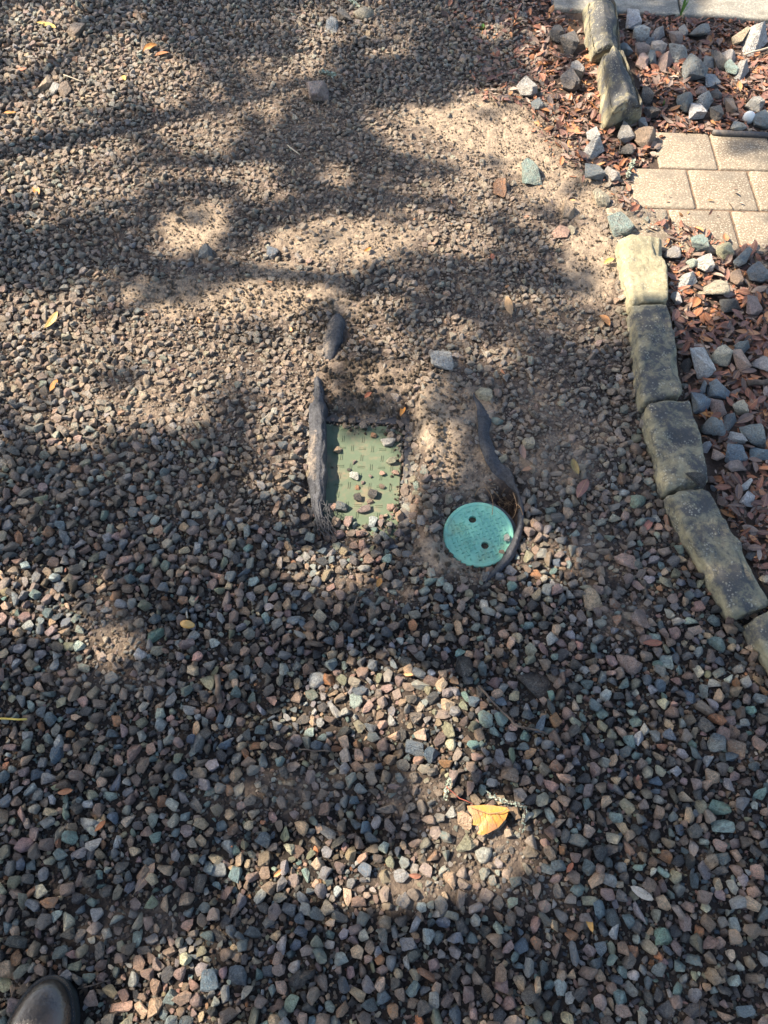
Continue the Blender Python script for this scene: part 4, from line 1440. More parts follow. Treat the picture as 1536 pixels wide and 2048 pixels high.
# middling stones in the gaps, then chips
for (n_, lo, hi, f, pw, sb, zl) in ((170000, .0030, .0052, .62, 1.3, 1.02, .15), (230000, .0016, .0032, .55, 1.2, .70, .2)):
    x, y, r, px, py, dep, b = field(n_, lo, hi, f, pw, sb)
    ix2, c, d = stone_cols(len(x), b, py)
    c = c * (1 - .45 * sstep(900, 1250, py) * (1 - b))[:, None]  # finer stones darkened in the near half: damp, plus gap shade in their colour
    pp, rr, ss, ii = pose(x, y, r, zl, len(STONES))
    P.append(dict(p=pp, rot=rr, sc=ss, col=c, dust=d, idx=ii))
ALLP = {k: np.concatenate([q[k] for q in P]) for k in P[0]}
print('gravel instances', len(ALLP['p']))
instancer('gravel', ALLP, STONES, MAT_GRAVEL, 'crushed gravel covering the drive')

# crumbs of soil
def mat_crumb():
    t = NT('soil_crumb_surface')
    co = t.coords()
    col = t.attr('col', 'INSTANCER').outputs['Color']
    n1 = t.noise(co, 2.0, 4, .7)
    g = t.math('MULTIPLY_ADD', n1, 1.2)
    t.t.nodes[-1].inputs[2].default_value = .4
    return t.out(t.mix(1.0, col, t.mix(1.0, (1, 1, 1), g, 'MULTIPLY'), 'MULTIPLY'), .95, t.bump(n1, .8, .3), .2)
MAT_CRUMB = mat_crumb()
CR = []
for s in range(6):
    m = soft_rock(900 + s, 14, 2, 6., .22); m.materials.clear(); m.materials.append(MAT_CRUMB); CR.append(m)
x, y, px, py, dep = candidates(260000)
ok = in_field(px, py)
u_, v_ = lid_local(x, y)
ed = np.minimum(LID_W / 2 - np.abs(u_), LID_L / 2 - np.abs(v_))
ok |= (ed > 0) & (ed < .030 * rng.random(len(x)) ** 2 + .012 * vnoise(x, y, .03, 5)) & (u_ > -LID_W / 2 + .03)
rq = np.hypot(x - RL_C.x, y - RL_C.y)
ok |= (rq < RL_R + .012) & (rq > RL_R - .004)
b = bare(px, py)
rough = ell(px, py, [(735, 770, 130, 85, .8), (870, 900, 50, 150, .35), (690, 650, 120, 60, .8), (480, 1010, 160, 90, .5), (905, 1110, 90, 60, .5), (560, 640, 200, 80, .4)], .5)
keep = ok & (rng.random(len(x)) < np.clip(.05 + .42 * b + .75 * rough + .8 * ((ed > 0) | (rq < RL_R + .012)), 0, 1))
x, y, b, rough = x[keep], y[keep], b[keep], rough[keep]
r = .0014 + .0062 * rng.random(len(x)) ** 3.0 * (.4 + .8 * rough)
sc = np.stack([r, r * rng.uniform(.8, 1.1, len(r)), r * rng.uniform(.7, 1.0, len(r))], -1)
instancer('soil_crumbs', dict(p=np.stack([x, y, hs(x, y) + r * .45], -1), rot=rng.uniform(0, 6.28, (len(x), 3)), sc=sc, col=(np.array([.15, .118, .09]) + np.clip(b ** 1.7 * (1 - .5 * ell(*proj(x, y)[:2], HEAP, .5)) * rng.uniform(.35, 1.0, len(x)), 0, 1)[:, None] * np.array([.22, .175, .12])) * rng.uniform(.6, 1.15, (len(x), 1)), dust=np.zeros(len(x)),
          idx=rng.integers(0, 6, len(x))), CR, MAT_SOIL, 'loose crumbs of brown soil on the bare patches')

# ------------------------------------------------------------------ leaves
def leaf_mesh(seed, wid=.36, curl=.25, fold=.25, lobed=0.0):
    r = random.Random(seed)
    nu, nv = 9, 4
    vs_, fs = [], []
    tw = r.uniform(-.35, .35)
    for i in range(nu + 1):
        u = i / nu
        w = wid * (math.sin(math.pi * min(1, u * .93 + .05)) ** .75) * (.75 + .35 * u)
        w *= 1 + lobed * math.sin(u * 17)
        if i == 0: w = .015
        if i == nu: w = .02
        for j in range(nv + 1):
            s = (j / nv - .5) * 2
            x = u * 2 - 1
            y = s * w
            z = fold * abs(s) ** 1.3 * w * 1.6 + curl * (x * x - .3) + tw * x * s * w + r.uniform(-.012, .012)
            vs_.append((x, y, z))
    for i in range(nu):
        for j in range(nv):
            a = i * (nv + 1) + j
            fs.append((a, a + 1, a + nv + 2, a + nv + 1))
    # stalk
    b0 = len(vs_)
    vs_ += [(-1.0, -.014, curl * .7), (-1.0, .014, curl * .7), (-1.22, .012, curl * .9), (-1.22, -.008, curl * .9)]
    fs.append((b0, b0 + 1, b0 + 2, b0 + 3))
    me_ = bpy.data.meshes.new('leaf')
    me_.from_pydata(vs_, [], fs)
    me_.update()
    me_.polygons.foreach_set('use_smooth', [True] * len(me_.polygons))
    me_.materials.append(MAT_LEAF)
    return me_
LEAVES = [leaf_mesh(s, .36 + .025 * (s % 5), random.uniform(-.16, .30), random.uniform(-.25, .5)) for s in range(14)]
LC = [(.185, .092, .072), (.24, .10, .062), (.33, .135, .062), (.175, .122, .10), (.27, .205, .165), (.095, .060, .048), (.40, .19, .08)]

def leaf_at(px, py, length, ang, col, label, cat='leaf', group=None, mesh=None, width=None, lift=.012, tilt=None, name='leaf'):
    g = at(px, py, 0)
    z = Hs1(g.x, g.y) + lift
    g = at(px, py, z)
    dep = g.y * S_ + (CAM_H - z) * C_
    L = length / 2 * dep / FPX * 1.05
    o = bpy.data.objects.new(name, mesh or random.choice(LEAVES))
    o.location = g
    wy = L if width is None else width / 2 * dep / FPX / .33
    o.scale = (L, wy, L)
    ti = tilt or (random.uniform(-.2, .2), random.uniform(-.2, .2))
    o.rotation_euler = (ti[0], ti[1], math.radians(ang))
    o['col'] = tuple(col) + (1.0,)
    link(o)
    return tag(o, label, cat, group)

OR, YE, BR, TA, RE = (.50, .22, .05), (.58, .40, .10), (.26, .14, .08), (.42, .31, .18), (.38, .12, .055)
ONE = [
    (92, 50, 40, -15, YE, 'yellow leaf lying on gravel near the top left corner'), (104, 642, 44, 70, (.50, .34, .12), 'curled golden leaf at the left border of the upper gravel'),
    (107, 770, 30, 75, OR, 'small orange leaf below the curled golden one'), (20, 224, 22, 20, OR, 'little orange leaf at the left border'),
    (1018, 612, 44, 98, (.36, .23, .12), 'upright brown leaf in the shade beyond the twisted fabric'), (1210, 640, 34, 112, (.40, .19, .07), 'orange brown leaf left of the long dark edging stone'),
    (805, 822, 26, 72, OR, 'bright orange leaf on soil at the far right of the green lid'), (1142, 263, 40, -25, (.42, .20, .10), 'reddish leaf on sunny sand left of the mossy stones'),
    (1411, 315, 46, -38, (.46, .27, .12), 'tan leaf lying on the sunlit pavers'), (1495, 664, 44, -18, (.40, .20, .10), 'long orange brown leaf in the shaded bed'),
    (1424, 830, 38, -22, (.36, .18, .06), 'orange brown leaf between slates beside the speckled edging stone'), (1284, 1786, 46, -30, (.50, .43, .33), 'pale tan blotched leaf in the bottom right gravel'),
    (1179, 1845, 34, 100, (.48, .26, .07), 'curled orange leaf in the shaded bottom gravel'), (290, 1755, 58, 62, (.22, .15, .11), 'narrow brown leaf in the lower left gravel'),
    (758, 1165, 22, 70, OR, 'orange leaf scrap below the green lid'), (736, 790, 18, 40, RE, 'red leaf scrap on the soil heap'), (1218, 522, 22, 25, YE, 'tiny yellow leaf on bare sand left of the sunlit edging stone'),
    (1055, 938, 26, 22, (.34, .18, .10), 'brown leaf right of the fabric hollow'), (1045, 905, 34, 95, (.22, .14, .11), 'dull brown leaf right of the yellowish stone'),
    (1150, 935, 40, 98, (.26, .19, .07), 'olive brown leaf in shaded dirt left of the edging row'), (1165, 975, 50, 60, (.20, .10, .08), 'dark red-brown leaf in shaded dirt left of the edging row'),
    (1294, 1052, 40, 48, (.24, .11, .09), 'wine brown leaf left of the slanting edging stone'), (248, 155, 22, 110, YE, 'small yellow leaf in the top left sun patch'),
    (985, 513, 20, 90, RE, 'red leaf scrap on shaded sand'), (130, 1583, 28, 12, (.40, .17, .08), 'orange wood-like leaf in the left gravel'), (200, 1652, 26, 52, (.40, .15, .06), 'orange sliver of leaf beside the whitish faceted stone'),
    (640, 820, 28, 20, (.5, .27, .12), 'tan leaf lying on top of the fabric fold'), (1305, 1286, 40, 2, (.32, .12, .07), 'red seed-like leaf beside the mint-white stone'), (1140, 1735, 22, 50, RE, 'red leaf scrap at the end of the bottom sun streak'),
    (735, 500, 18, 40, OR, 'orange leaf crumb on the sunny middle ground'), (300, 95, 30, 30, OR, 'thin orange leaf in the far left gravel'), (72, 380, 36, -60, OR, 'slim orange leaf in the left gravel below the sun patch'),
    (325, 108, 30, 28, (.4, .17, .07), 'rusty leaf right of the far left sun patch'), (43, 137, 20, 0, RE, 'dark red leaf at the far left'),
]
for a in ONE:
    leaf_at(*a[:6], group=None, width=a[2] * .38 if a[2] < 40 else a[2] * .34)
# the big torn orange leaf
def torn_leaf():
    from mathutils import noise
    out = [(934, 1612), (975, 1610), (1012, 1616), (1017, 1622), (1010, 1640), (996, 1656), (978, 1666), (964, 1671), (953, 1668), (958, 1660), (957, 1652), (945, 1650), (946, 1643), (944, 1632), (936, 1622)]
    cx, cy = 975, 1638
    ctr = at(cx, cy, .02)
    vs_, fs = [Vector((0, 0, .004))], []
    rings = 4
    n_ = len(out)
    for r_ in range(1, rings + 1):
        for (x, y) in out:
            t = r_ / rings
            q = at(cx + (x - cx) * t, cy + (y - cy) * t, .02)
            q = q - ctr
            q.z = .002 + .0035 * noise.noise(q * 45) - .004 * t * t + .006 * t * (1 if x > 1000 else .1)
            vs_.append(q)
    for k in range(n_):
        fs.append((0, 1 + k, 1 + (k + 1) % n_))
    for r_ in range(1, rings):
        for k in range(n_):
            a, b = 1 + (r_ - 1) * n_, 1 + r_ * n_
            fs.append((a + k, b + k, b + (k + 1) % n_, a + (k + 1) % n_))
    t = NT('orange_leaf_surface')
    tc = t.n("ShaderNodeTexCoord").outputs['Object']
    n1 = t.noise(tc, 28, 4, .6, .4)
    n2 = t.noise(tc, 240, 3, .6)
    c = t.mix(t.ramp(n1, .4, .62), (.44, .20, .035), (.34, .165, .07))
    c = t.mix(t.math('MULTIPLY', t.ramp(n2, .64, .70), .8), c, (.06, .03, .015))
    m = t.out(c, .48, t.bump(t.math('ADD', n1, n2), .5, .003), .5)
    o = obj_from('leaf', vs_, fs, m, None, True)
    o.location = ctr + Vector((0, 0, .004))
    tag(o, 'large torn glossy orange leaf in the lower gravel', 'leaf')
    mid_ = obj_from('midrib', [], [], None) if False else None
    bm = bmesh.new()
    tube(bm, [at(936, 1614, .027) - ctr, at(975, 1628, .028) - ctr, at(1000, 1626, .029) - ctr, at(1014, 1619, .031) - ctr], [.0006, .0009, .0010, .0008], 5)
    obj_bm('midrib', bm, MAT_ROOT, o)
    for (xa, ya), (xb, yb) in (((948, 1618), (950, 1648)), ((962, 1623), (966, 1662)), ((978, 1628), (985, 1658)), ((992, 1627), (1000, 1648))):
        bm = bmesh.new()
        tube(bm, [at(xa, ya, .0285) - ctr, at((xa + xb) / 2 + 3, (ya + yb) / 2, .0285) - ctr, at(xb, yb, .027) - ctr], [.0006, .0005, .0003], 4)
        obj_bm('vein', bm, MAT_ROOT, o)
torn_leaf()

# leaf litter of the bed
def litter_pts(n_):
    x = rng.uniform(.2, 2.4, n_); y = rng.uniform(.3, 3.3, n_)
    px, py, dep = proj(x, y)
    d = ell(px, py, LITTER, .35)
    stone_ok = np.ones(len(x), bool)
    for p__ in BLOCK[6:]:
        stone_ok &= ~inpoly(px, py, p__)
    RK = np.array([(o_.location.x, o_.location.y, max(o_.scale.x, o_.scale.y)) for o_ in bpy.data.objects if o_.name.startswith('rock')])
    dd = np.min(np.hypot(x[:, None] - RK[None, :, 0], y[:, None] - RK[None, :, 1]) / RK[None, :, 2], axis=1)
    stone_ok &= (dd > .95) | (rng.random(n_) < .06)
    k = stone_ok & (rng.random(n_) < d * .9) & (px < 1680) & (py > -60)
    return x[k], y[k], px[k], py[k], dep[k]
x, y, px, py, dep = litter_pts(95000)
n_ = len(x)
L = np.where(rng.random(n_) < .45, .003 + .005 * rng.random(n_), .007 + .0155 * rng.random(n_) ** 1.3)
lay = rng.random(n_)
z = H(x, y) + .001 + .012 * lay
rot = np.stack([rng.normal(0, .35, n_), rng.normal(0, .35, n_), rng.uniform(0, 6.28, n_)], -1)
sc = np.stack([L, L * rng.uniform(.7, 1.35, n_), L], -1)
lc = np.array(LC)[rng.choice(len(LC), n_, p=[.24, .18, .10, .20, .12, .10, .06])] * rng.uniform(.7, 1.25, (n_, 1))
pick = rng.integers(0, len(LEAVES), n_)
show = L / dep * (lay > .55) * ((px < 1530) & (py > 6) & (px > 10))
top = np.argsort(-show)[:240]
for i in top:
    o = bpy.data.objects.new('leaf', LEAVES[pick[i]])
    o.location = (x[i], y[i], z[i] + .006); o.rotation_euler = rot[i] * np.array([.7, .7, 1]); o.scale = sc[i]
    o['col'] = tuple(float(q) for q in lc[i]) + (1.0,)
    link(o)
    red = lc[i][0] / lc[i][2]
    w_ = 'orange brown' if red > 4.4 else ('reddish brown' if red > 2.8 else 'dull grey-brown')
    wh = where(px[i], py[i], BMARKS)
    tag(o, 'dry %s leaf in the litter %s' % (w_, wh), 'leaf', 'dry %s leaves %s' % (w_, wh))
rest = np.ones(n_, bool); rest[top] = False
instancer('leaf_litter', dict(p=np.stack([x, y, z], -1)[rest], rot=rot[rest], sc=sc[rest], col=lc[rest], dust=np.zeros(rest.sum()), idx=pick[rest]), LEAVES, MAT_LEAF, 'brown leaf litter between the rocks of the bed')
SHRED = True
# scattered leaf scraps over the drive, all one kind
x, y, px, py, dep = candidates(900)
k = in_field(px, py) & (rng.random(len(x)) < .32)
x, y = x[k], y[k]
qx, qy = rng.uniform(.62, 1.3, 130), rng.uniform(1.3, 2.05, 130)
qpx, qpy, _ = proj(qx, qy)
qk = inpoly(qpx, qpy, BLOCK[7])
x, y = np.concatenate([x, qx[qk]]), np.concatenate([y, qy[qk]])
onp = np.arange(len(x)) >= len(x) - qk.sum()
n_ = len(x)
L = .004 + .009 * rng.random(n_) ** 1.5
instancer('leaf_scraps', dict(p=np.stack([x, y, np.where(onp, pave_top + .003, hs(x, y) + .009)], -1), rot=np.stack([rng.normal(0, .4, n_), rng.normal(0, .4, n_), rng.uniform(0, 6.28, n_)], -1), sc=np.stack([L, L, L], -1),
          col=np.array(LC)[rng.choice(len(LC), n_)] * 1.2, dust=np.zeros(n_), idx=rng.integers(0, len(LEAVES), n_)), LEAVES, MAT_LEAF, 'small scraps of dry leaf in the gravel')

# ------------------------------------------------------------------ twigs, roots, weeds
TW = []
for s_ in range(5):
    bm = bmesh.new()
    pts = [(-1, 0, 0), (-.4, random.uniform(-.12, .12), .03), (.2, random.uniform(-.15, .15), .04), (1, random.uniform(-.2, .2), 0)]
    tube(bm, pts, [.035, .045, .04, .02], 5)
    m_ = bpy.data.meshes.new('twig_scrap'); bm.to_mesh(m_); bm.free(); m_.materials.append(MAT_CRUMB); TW.append(m_)
x, y, px, py, dep = candidates(4200)
lt_ = ell(px, py, LITTER, .4)
k = ~blocked(px, py) & ~inpoly(px, py, PAVE_POLY) & (rng.random(len(x)) < .14 + .5 * lt_)
x, y, lt_ = x[k], y[k], lt_[k]
n_ = len(x)
L = .006 + .022 * rng.random(n_) ** 2
tc_ = np.array([(.10, .075, .058), (.17, .13, .10), (.34, .27, .19), (.06, .045, .036)])[rng.choice(4, n_, p=[.35, .3, .12, .23])]
instancer('twig_scraps', dict(p=np.stack([x, y, hs(x, y) + .010 + .004 * lt_], -1), rot=np.stack([rng.normal(0, .2, n_), rng.normal(0, .25, n_), rng.uniform(0, 6.28, n_)], -1), sc=np.stack([L, L, np.minimum(L, .014)], -1),
          col=tc_, dust=np.zeros(n_), idx=rng.integers(0, 5, n_)), TW, MAT_CRUMB, 'fine scraps of twig lying in the gravel and leaf litter')
def stick(name, pts, rad, mat, label, cat='twig', n_=6, side=None):
    bm = bmesh.new()
    c = pts[len(pts) // 2].copy()
    tube(bm, [q - c for q in pts], rad, n_)
    for s in side or ():
        tube(bm, [q - c for q in s], rad * .6 if isinstance(rad, float) else .001, 5)
    o = obj_bm(name, bm, mat, None, True)
    o.location = c
    return tag(o, label, cat)
stick('twig', wig((955, 1375), (1018, 1440), 6, .003, .014) + wig((1030, 1452), (1092, 1472), 4, .003, .014), .0022, MAT_TWIG, 'crooked dark twig right of the lower sun patch')
stick('stick', wig((436, 1352), (440, 1410), 6, .002, .012), .0055, MAT_TWIG, 'short thick brown stick beside the olive stone', 'stick', 8)
stick('stalk', wig((-20, 1442), (62, 1445), 6, .0008, .022), .0020, MAT_YELLOW, 'yellow straw stalk poking in from the left border', 'stalk')
stick('twig', wig((700, 1245), (722, 1185), 6, .002, .014), .0016, MAT_TWIG, 'thin dark twig with a pale tip below the green lid')
stick('twig', wig((1390, 705), (1412, 738), 4, .0015, .045), .0018, MAT_TWIG, 'thin twig lying across the white granite rock')
stick('stick', wig((1488, 770), (1580, 764), 6, .004, .016), .007, MAT_TWIG, 'black rough stick at the right border of the shaded bed', 'stick', 8)
stick('twig', wig((1484, 122), (1545, 104), 5, .003, .025), .0035, MAT_PALETWIG, 'pale twig beside the big pale rock at the right border')
stick('twig', wig((1310, 410), (1322, 395), 4, .002, .02), .0016, MAT_PALETWIG, 'small pale twig by the brown wedge rock')
stick('twig', wig((1158, 245), (1146, 205), 4, .002, .012), .0016, MAT_TWIG, 'thin dark twig left of the near mossy stone')
stick('twig', wig((935, 105), (1000, 125), 6, .003, .012), .0022, MAT_TWIG, 'brown twig across the far middle gravel')
stick('twig', wig((1240, 262), (1236, 312), 5, .003, .016), .0020, MAT_TWIG, 'dark twig standing in the brown leaf pile')
stick('twig', wig((574, 300), (600, 318), 5, .003, .012), .0022, MAT_PALETWIG, 'pale twig in the far middle gravel')
stick('twig', wig((600, 1502), (662, 1504), 5, .002, .012), .0014, MAT_TWIG, 'thin dark twig in the lower middle gravel')
stick('twig', wig((172, 1975), (225, 1960), 5, .001, .012), .0012, MAT_TWIG, 'thin dark twig right of the boot toe')
stick('stalk', wig((374, 1222), (377, 1240), 3, .0005, .012), .0018, MAT_PALETWIG, 'white stub standing beside the tan nut', 'stalk')
stick('stem', wig((890, 1577), (905, 1590), 3, .001, .018) + wig((918, 1600), (945, 1612), 3, .001, .018), .0008, MAT_REDTHREAD, 'red hair-thin stem left of the big orange leaf', 'stem')
stick('twig', wig((130, 158), (172, 172), 4, .001, .016), .0015, MAT_PALETWIG, 'pale twig behind the touching group of three stones')

def lichen(pts, rad, label, nclump):
    c = pts[len(pts) // 2].copy()
    root = empty('lichen_twig', c)
    bm = bmesh.new()
    tube(bm, [q - c for q in pts], rad, 6)
    obj_bm('stem', bm, MAT_TWIG, root, True)
    bm = bmesh.new()
    for k in range(nclump):
        t = random.random() * (len(pts) - 1)
        i = int(min(t, len(pts) - 2))
        q = pts[i].lerp(pts[i + 1], t - i) - c
        s = random.uniform(.2, .55) * rad
        m = bmesh.ops.create_grid(bm, x_segments=2, y_segments=1, size=s * 1.5)
        er = Euler((random.uniform(-1.2, 1.2), random.uniform(-1.2, 1.2), random.uniform(0, 6.28))).to_matrix()
        for w in m['verts']:
            w.co = er @ (w.co + Vector((random.uniform(-.6, .6), random.uniform(-.6, .6), random.uniform(-.8, .8))) * s)
        d = Vector((random.uniform(-1, 1), random.uniform(-1, 1), random.uniform(-.2, 1))) * rad * 1.1
        for w in m['verts']:
            w.co = Vector((w.co.x * random.uniform(.4, 1.9), w.co.y * random.uniform(.4, 1.9), w.co.z * random.uniform(.4, 1.4))) + q + d
    o = obj_bm('lichen', bm, MAT_LICHEN, root)
    o['kind'] = 'stuff'
    return tag(root, label, 'twig')
lichen(wig((972, 1593), (1000, 1606), 3, .001, .020) + wig((1010, 1608), (1045, 1616), 4, .001, .020) + wig((1048, 1630), (1038, 1668), 4, .001, .018), .0024, 'hooked twig with pale green lichen around the big orange leaf', 150)
lichen(wig((898, 1564), (888, 1602), 5, .001, .016), .0026, 'short lichen twig upper left of the big orange leaf', 110)
lichen(wig((1263, 332), (1250, 366), 4, .001, .02), .0042, 'lichen sprig at the left corner of the pavers', 130)
lichen(wig((692, 4), (718, 24), 4, .002, .016), .0050, 'lichen covered twig at the top border', 120)
lichen(wig((642, 158), (672, 164), 4, .002, .020), .0052, 'whitish lichen lump beside the biggest brownish stone', 100)
# fine roots over the round lid
bm = bmesh.new()
def rootline(P_, zs, rad=.0007):
    Q = catmull([(a, b, z_) for (a, b), z_ in zip(P_, zs)], 6)
    tube(bm, [at(q[0], q[1], q[2]) for q in Q], rad, 4)
rootline([(950, 992), (957, 978), (970, 974), (984, 980), (998, 992)], [.004, .016, .018, .016, .002])
rootline([(970, 974), (982, 990), (986, 1010), (984, 1030)], [.018, .012, .010, .006])
rootline([(1026, 985), (1033, 1008), (1030, 1028), (1022, 1040)], [.012, .008, -.004, -.01], .0009)
rootline([(1030, 1006), (1040, 1014), (1046, 1030)], [.008, .014, .012], .0008)
rootline([(965, 962), (974, 972), (990, 976)], [.006, .012, .010])
for k in range(42):
    a, b = random.gauss(1008, 18), random.gauss(1000, 18)
    rootline([(a, b), (a + random.uniform(-9, 9), b + random.uniform(-9, 9)), (a + random.uniform(-16, 16), b + random.uniform(-14, 14))], [random.uniform(-.03, -.005), random.uniform(-.015, .006), random.uniform(-.03, -.005)], .0004)
ro = obj_bm('roots', bm, MAT_ROOT)
tag(ro, 'tuft of fine brown roots hanging in the hollow above the round teal lid', 'roots')

def weed(px, py, n_, size, label, tall=False):
    g = at(px, py, 0); g.z = H1(g.x, g.y)
    root = empty('weed', g)
    for k in range(n_):
        bm = bmesh.new()
        a = random.uniform(0, 6.28)
        rr = size * random.uniform(.6, 1.0)
        el = random.uniform(1.1, 1.5) if tall else random.uniform(.3, 1.0)
        d = Vector((math.cos(a) * math.cos(el), math.sin(a) * math.cos(el), math.sin(el)))
        s = Vector((-math.sin(a), math.cos(a), 0)) * rr * (.05 if tall else .28)
        p0, p1, p2 = Vector((0, 0, 0)), d * rr * .55 + Vector((0, 0, rr * .12)), d * rr
        w = [bm.verts.new(q) for q in (p0, p1 + s, p2, p1 - s)]
        bm.faces.new(w)
        obj_bm('leaf', bm, MAT_GREEN, root)
    return tag(root, label, 'weed')
weed(966, 62, 9, .028, 'bright green weed seedling in the far gravel')
weed(1078, 178, 6, .016, 'yellow-green sprout in the red leaves left of the mossy stones')
weed(1358, 38, 6, .10, 'thin grass blades at the joint of the concrete walk', True)
weed(1325, 215, 4, .03, 'small grass tuft in the leaves above the pavers', True)
# tan nut
bm = bmesh.new()
bmesh.ops.create_uvsphere(bm, u_segments=16, v_segments=12, radius=1)
for q in bm.verts:
    q.co = Vector((q.co.x * .0145 * (1 - .12 * q.co.z), q.co.y * .0088, q.co.z * .0088))
    if q.co.x > .0125: q.co.x += .002
nut = obj_bm('nut', bm, mat_plain('nut_shell', (.50, .27, .07), (.62, .38, .14), 30, .4, .1, .001), None, True)
g = at(377, 1254, 0); nut.location = (g.x, g.y, H1(g.x, g.y) + .017)
nut.rotation_euler = (0, .1, -.15)
tag(nut, 'smooth tan nut lying on the left gravel', 'nut')

# ------------------------------------------------------------------ boot
def mat_boot():
    t = NT('polished_dark_leather')
    tc = t.n("ShaderNodeTexCoord").outputs['Object']
    n1 = t.noise(tc, 16, 4, .6, .3)
    n2 = t.noise(tc, 180, 4, .65)
    c = t.mix(t.ramp(n1, .35, .65), (.020, .017, .015), (.056, .042, .033))
    r = t.math('MULTIPLY_ADD', n1, .25)
    t.t.nodes[-1].inputs[2].default_value = .14
    t.b.inputs['Coat Weight'].default_value = .5
    t.b.inputs['Coat Roughness'].default_value = .18
    return t.out(c, r, t.bump(t.math('ADD', n2, t.math('MULTIPLY', n1, 4.)), .35, .006), .6)
MAT_BOOT = mat_boot()
MAT_WELT = mat_plain('boot_welt', (.007, .010, .011), (.022, .027, .030), 60, .6, .4, .002)
toe = at(112, 1956, .02)
boot = tag(empty('boot', (toe.x - .012, toe.y - .145, 0.012), math.radians(-5)), 'dark brown polished leather boot toe at the bottom left corner', 'boot')
def outline(t, grow=0.0):
    """half width of the boot at t = 0 (heel) .. 1 (toe), along y from -.145 to .145"""
    y = -.145 + .29 * t
    if t > .62:
        k = (t - .62) / .38
        w = .053 * math.sqrt(max(0, 1 - k ** 2.3))
    elif t > .3:
        w = .040 + .013 * (t - .3) / .32
    else:
        k = (.3 - t) / .3
        w = .040 * math.sqrt(max(0, 1 - k ** 3))
    return y, w + grow
def plan(grow, n_=26):
    P_ = []
    ts = [1 - (1 - i / n_) ** 1.0 for i in range(n_ + 1)]
    ts = [.5 - .5 * math.cos(math.pi * t) for t in ts]
    R_ = [outline(t) for t in ts]
    pts = [(w, y) for y, w in R_] + [(-w, y) for y, w in R_[::-1][1:-1]]
    # grow outward along the normal
    out = []
    m = len(pts)
    for i in range(m):
        a, b = Vector(pts[i - 1]), Vector(pts[(i + 1) % m])
        d = (b - a).normalized()
        nrm = Vector((d.y, -d.x))
        out.append((pts[i][0] + nrm.x * grow, pts[i][1] + nrm.y * grow))
    return out
def slab(name, grow, z0, z1, mat):
    bm = bmesh.new()
    a = [bm.verts.new((x, y, z0)) for x, y in plan(grow)]
    b = [bm.verts.new((x, y, z1)) for x, y in plan(grow)]
    m = len(a)
    bm.faces.new(a[::-1]); bm.faces.new(b)
    for i in range(m): bm.faces.new((a[i], a[(i + 1) % m], b[(i + 1) % m], b[i]))
    bmesh.ops.recalc_face_normals(bm, faces=bm.faces[:])
    return obj_bm(name, bm, mat, boot)
slab('sole', .0045, -.006, .016, MAT_WELT)
slab('welt', .0052, .0165, .0215, MAT_WELT)
bm = bmesh.new()
pl = plan(.0028, 60)
for i in range(0, len(pl), 1):
    x, y = pl[i]
    a, b = Vector(pl[i - 1]), Vector(pl[(i + 1) % len(pl)])
    d = (b - a).normalized() * .0013
    if (b - a).length < 1e-4: continue
    nn = Vector((d.y, -d.x)) * .35
    q = [bm.verts.new((x + s * d.x + t * nn.x, y + s * d.y + t * nn.y, .0222)) for s, t in ((-1, -1), (1, -1), (1, 1), (-1, 1))]
    bm.faces.new(q)
tag(obj_bm('stitching', bm, MAT_TWIG, boot), kind='stuff')
# upper: rings of the plan rising and shrinking, then the shaft
bm = bmesh.new()
rings = []
base = plan(-.0005, 26)
def top_z(y):
    t = (y + .145) / .29
    return .058 + .050 * (1 - sstep(.35, .85, t))
K = 12
for k in range(K + 1):
    s = k / K
    ring = []
    for (x, y) in base:
        f = math.cos(s * math.pi / 2) ** .62
        cy = .015
        tt = (y + .145) / .29
        yy = cy + (y - cy) * (f * .92 + .08)
        z = .021 + (float(top_z(yy)) - .021) * math.sin(s * math.pi / 2) ** .95
        ring.append(bm.verts.new((x * f, yy, z)))
    rings.append(ring)
m = len(base)
for a, b in zip(rings[:-1], rings[1:]):
    for i in range(m): bm.faces.new((a[i], a[(i + 1) % m], b[(i + 1) % m], b[i]))
bmesh.ops.remove_doubles(bm, verts=bm.verts[:], dist=1e-5)
up = obj_bm('upper', bm, MAT_BOOT, boot, True)
# toe cap seam
bm = bmesh.new()
pts = []
for k in range(15):
    a = math.pi * k / 14
    x = .050 * math.cos(a)
    y = .062 + .010 * math.sin(a)
    pts.append((x, y, .024 + .037 * math.sin(a) ** .6))
tube(bm, pts, .0011, 5)
obj_bm('toe_cap_seam', bm, MAT_WELT, boot, True)
bm = bmesh.new()
rr = []
for k, (z, rx, ry, yc) in enumerate([(.06, .036, .062, -.085), (.10, .040, .058, -.085), (.16, .044, .056, -.085), (.24, .050, .060, -.088), (.245, .046, .056, -.088), (.16, .040, .052, -.085)]):
    rr.append([bm.verts.new((rx * math.cos(2 * math.pi * i / 24), yc + ry * math.sin(2 * math.pi * i / 24), z)) for i in range(24)])
for a, b in zip(rr[:-1], rr[1:]):
    for i in range(24): bm.faces.new((a[i], a[(i + 1) % 24], b[(i + 1) % 24], b[i]))
bm.faces.new(rr[-1])
obj_bm('shaft', bm, MAT_BOOT, boot, True)

